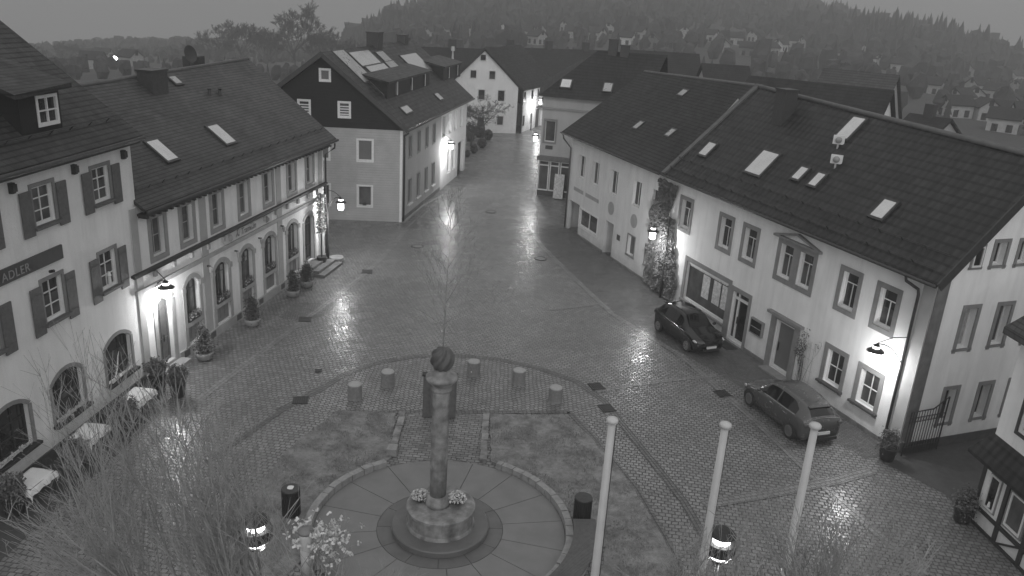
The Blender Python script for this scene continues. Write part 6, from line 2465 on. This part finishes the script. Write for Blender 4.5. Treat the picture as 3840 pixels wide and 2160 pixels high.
PW = 340
arm_lamp('pole lamp with dish shade between hotel and restaurant, lighting the hotel wall', (-14.0, 29.55, 0), (-13.42, 29.55, 3.72), 4.6, PW * .75)
arm_lamp('pole lamp with dish shade at the far corner of the restaurant, before the grey house', (-10.75, 44.86, 0), (-9.98, 44.86, 3.68), 4.5, PW)
arm_lamp('pole lamp halfway along the street side of the grey corner house', (-6.42, 66.4, 0), (-5.68, 66.4, 3.74), 4.6, PW)
arm_lamp('pole lamp in front of the ivy between the two right-hand houses', (8.22, 42.55, 0), (7.4, 42.55, 3.75), 4.6, PW * .75)
p = WF2.p(3.2, .35, 0)
arm_lamp('distant lamp on the street side of the white gable house', p, WF2.p(3.9, 1.15, 3.6), 4.4, PW)
p = WQ.p(9.2, .12, 0)
hd = atY(1347, 345.4, p.y)
print('SL5', p, hd)
arm_lamp('lamp bracketed to the street side of the pale corner shop', (p.x, p.y, 3.6), (hd.x, hd.y, hd.z + .1), 4.4, PW, pole=False)
T_ = arm_lamp('wall lamp with dish shade at the near corner of the right house', WB.p(9.05, .12, 3.0), WB.p(8.55, .95, 3.75), 4.55, PW * .55, pole=False)


def lantern(label, x, y, zt, power):
    T_ = thing('lantern', label, 'lantern', (x, y, 0), 'ringed post lanterns at the bottom')
    MB().tube([(x, y, 0), (x, y, .8), (x, y, .85), (x, y, zt - .72)], [.08, .08, .05, .045], 12).build('post', 'metal_dark', T_, smooth=True)
    z = zt - .62
    c = (x, y, z)
    MB().lathe([(.05, -.1), (.2, -.06), (.22, 0), (.1, .01)], c, 28).build('lamp_base', 'metal_dark', T_)
    MB().lathe([(.19, .012), (.19, .60)], c, 28).build('lamp_glass', 'glow', T_)
    MB().lathe([(.192, .17), (.33, .15), (.345, .18), (.345, .40), (.33, .42), (.192, .40)], c, 32).build('ring', 'metal_dark', T_)
    MB().lathe([(.05, .60), (.29, .585), (.30, .60), (.24, .66), (.1, .70), (.02, .71)], c, 32).build('cap', 'metal_dark', T_)
    l1 = point(T_, (x + .28, y - .1, z - .12), power / 2, .08)
    l2 = point(T_, (x - .28, y + .2, z - .12), power / 2, .08)
    return T_


lantern('lantern with two glowing bands at the bottom left, seen through bare shoots', -5.12, 14.5, 4.35, 60)
lantern('lantern with two glowing bands at the bottom right, by the middle flagpole', 4.92, 15.05, 4.35, 60)

# tiny distant lamps
for i, (px, py, d, s, lab) in enumerate(((289, 147, 230, .55, 'bright far lamp left above the hotel roof'), (936, 92, 150, .3, 'small far lamp above the chimney of the solar house'),
                                         (2398, 193, 260, .5, 'bright far lamp in the valley at the right'), (2516, 259, 190, .25, 'small far lamp near the right edge'),
                                         (1926, 130, 240, .28, 'small far lamp on the slope right of the centre'), (1300, 62, 1, 1, ''))):
    if not lab:
        continue
    r_ = ray(px, py)
    p = Vector((0, 0, HC)) + r_ * d
    fl = thing('far_lamp', lab, 'street lamp', (p.x, p.y, ground_z(p.x, p.y)), 'distant street lamps')
    MB().tube([(p.x, p.y, ground_z(p.x, p.y)), (p.x, p.y, p.z)], .08, 6).build('pole', 'metal_dark', fl)
    MB().blob(p, s, s, s, 1, .3, 0, 8, 6).build('lamp_globe', 'glow_small', fl)

# terrace furniture and shrubs along the far street (folded parasols, bushes)
rs = random.Random(31)
for i, (px, py, h, w, lab) in enumerate(((1175, 395, .7, .45, 'dark planter on the pavement nearest the garage opening'), (1192, 385, .9, .6, 'low clipped bush on the far terrace, left one'),
                                         (1212, 372, 1.0, .8, 'low clipped bush on the far terrace, right one'), (1183, 355, 2.2, 1.2, 'leafy evergreen bush against the white street wall end'),
                                         (1205, 345, 1.3, 1.0, 'round bush below the two clipped trees'), (1228, 352, 1.2, .8, 'arched shrub at the outer edge of the far terrace'))):
    p = at(px, py)
    b_ = thing('bush', lab, 'bush', p, 'bushes of the far terrace')
    m = MB()
    for k in range(700):
        v = Vector((rs.gauss(0, 1), rs.gauss(0, 1), rs.gauss(0, 1))).normalized() * rs.uniform(.5, 1)
        m.leaf(p + Vector((v.x * w / 1.6, v.y * w / 1.6, h * .5 + v.z * h * .5)), .07, rs)
    m.build('foliage', 'leaf_dark', b_, recalc=False, uv=False)
    MB().lathe([(w * .3, 0), (w * .35, .3), (w * .2, .3)], p, 12).build('pot', 'pot_dark', b_)
p = at(1350, 478)
sg_ = thing('board_sign', 'white advertising board standing before the corner shop', 'sign', WP.p(1.95, .7, 0))
MB().prism([WP.p(1.55, .95, .1), WP.p(2.35, .95, .1), WP.p(2.35, .65, 2.05), WP.p(1.55, .65, 2.05)], -WP.n * .04).build('board', 'poster', sg_)
MB().prism([WP.p(1.55, .3, .1), WP.p(2.35, .3, .1), WP.p(2.35, .55, 2.0), WP.p(1.55, .55, 2.0)], -WP.n * .04).build('rear_leg', 'wood_dark', sg_)
# satellite dish on the restaurant ridge
u, i = onroof(WL, EL, DL, SL, 478, 165)
c = WL.p(u, -4.9, ZL + .5)
sd = thing('satellite_dish', 'dark satellite dish on a mast at the restaurant ridge', 'satellite dish', WL.p(u, -4.9, ZL - .1))
MB().tube([WL.p(u, -4.9, ZL - .1), c], .03, 6).build('mast', 'metal_dark', sd)
m = MB()
ax = Vector((.9, -.35, .25)).normalized()
e1 = ax.orthogonal().normalized()
e2 = ax.cross(e1)
m.v.append(c + ax * .02)
for r_ in (.15, .3, .42):
    for j in range(20):
        a = j / 20 * 6.2832
        m.v.append(c + (e1 * math.cos(a) + e2 * math.sin(a)) * r_ + ax * r_ * r_ * .7)
for j in range(20):
    m.f.append((0, 1 + j, 1 + (j + 1) % 20))
    m.m.append(0)
for q in range(2):
    for j in range(20):
        m.f.append((1 + q * 20 + j, 1 + q * 20 + (j + 1) % 20, 21 + q * 20 + (j + 1) % 20, 21 + q * 20 + j))
        m.m.append(0)
m.build('reflector', 'chimney', sd, smooth=True)

# ================================================================== haze
hz = MB()
x0, x1, y0, y1, z0, z1 = -720, 720, -75, 760, -95, 75
hz.add([(x, y, z) for z in (z0, z1) for x, y in ((x0, y0), (x1, y0), (x1, y1), (x0, y1))],
       [(0, 3, 2, 1), (4, 5, 6, 7), (0, 1, 5, 4), (1, 2, 6, 5), (2, 3, 7, 6), (3, 0, 4, 7)])
hm = bpy.data.materials.new('haze_air')
hm.use_nodes = True
nt = hm.node_tree
nt.nodes.remove(nt.nodes['Principled BSDF'])
vol = nt.nodes.new('ShaderNodeVolumePrincipled')
vol.inputs['Density'].default_value = .0018
vol.inputs['Color'].default_value = (.9, .9, .9, 1)
vol.inputs['Anisotropy'].default_value = .1
nt.links.new(vol.outputs[0], nt.nodes['Material Output'].inputs['Volume'])
M['haze'] = hm
ho = hz.build('haze', 'haze', uv=False)
ho['kind'] = 'stuff'

# ================================================================== sky, sun
w = bpy.data.worlds.new('World')
scene.world = w
w.use_nodes = True
nt = w.node_tree
bg = nt.nodes['Background']
sky = nt.nodes.new('ShaderNodeTexSky')
sky.sky_type = 'NISHITA'
sky.sun_disc = False
sky.sun_elevation = R(5)
sky.sun_rotation = R(160)
bw = nt.nodes.new('ShaderNodeRGBToBW')
nt.links.new(sky.outputs[0], bw.inputs[0])
tc = nt.nodes.new('ShaderNodeTexCoord')
sep = nt.nodes.new('ShaderNodeSeparateXYZ')
nt.links.new(tc.outputs['Generated'], sep.inputs[0])
mr = nt.nodes.new('ShaderNodeMapRange')
nt.links.new(sep.outputs[2], mr.inputs[0])
mr.inputs[1].default_value = 0.0
mr.inputs[2].default_value = .8
mr.inputs[3].default_value = SKY_H
mr.inputs[4].default_value = SKY_Z
mu = nt.nodes.new('ShaderNodeMath')
mu.operation = 'MULTIPLY_ADD'
nt.links.new(bw.outputs[0], mu.inputs[0])
mu.inputs[1].default_value = .01
nt.links.new(mr.outputs[0], mu.inputs[2])
nt.links.new(mu.outputs[0], bg.inputs['Color'])
bg.inputs['Strength'].default_value = 1.0
sl = bpy.data.lights.new('sun', 'SUN')
sl.energy = SUN
sl.angle = R(70)
so = bpy.data.objects.new('sun', sl)
COL.objects.link(so)
so.rotation_euler = (R(66), 0, R(0))

# ================================================================== camera
cd = bpy.data.cameras.new('camera')
cam = bpy.data.objects.new('camera', cd)
COL.objects.link(cam)
mw = CM.to_4x4()
mw.translation = (0, 0, HC)
cam.matrix_world = mw
cd.sensor_width = 36
cd.lens = FPX / 3840 * 36
cd.clip_start = .1
cd.clip_end = 3000
scene.camera = cam
scene.render.resolution_x, scene.render.resolution_y = 1024, 576
vs = scene.view_settings
vs.view_transform = 'Standard'
vs.look = 'None'
vs.exposure = -.06
vs.gamma = 1
scene.cycles.use_denoising = True
scene.cycles.max_bounces = 6
scene.cycles.sample_clamp_indirect = 4
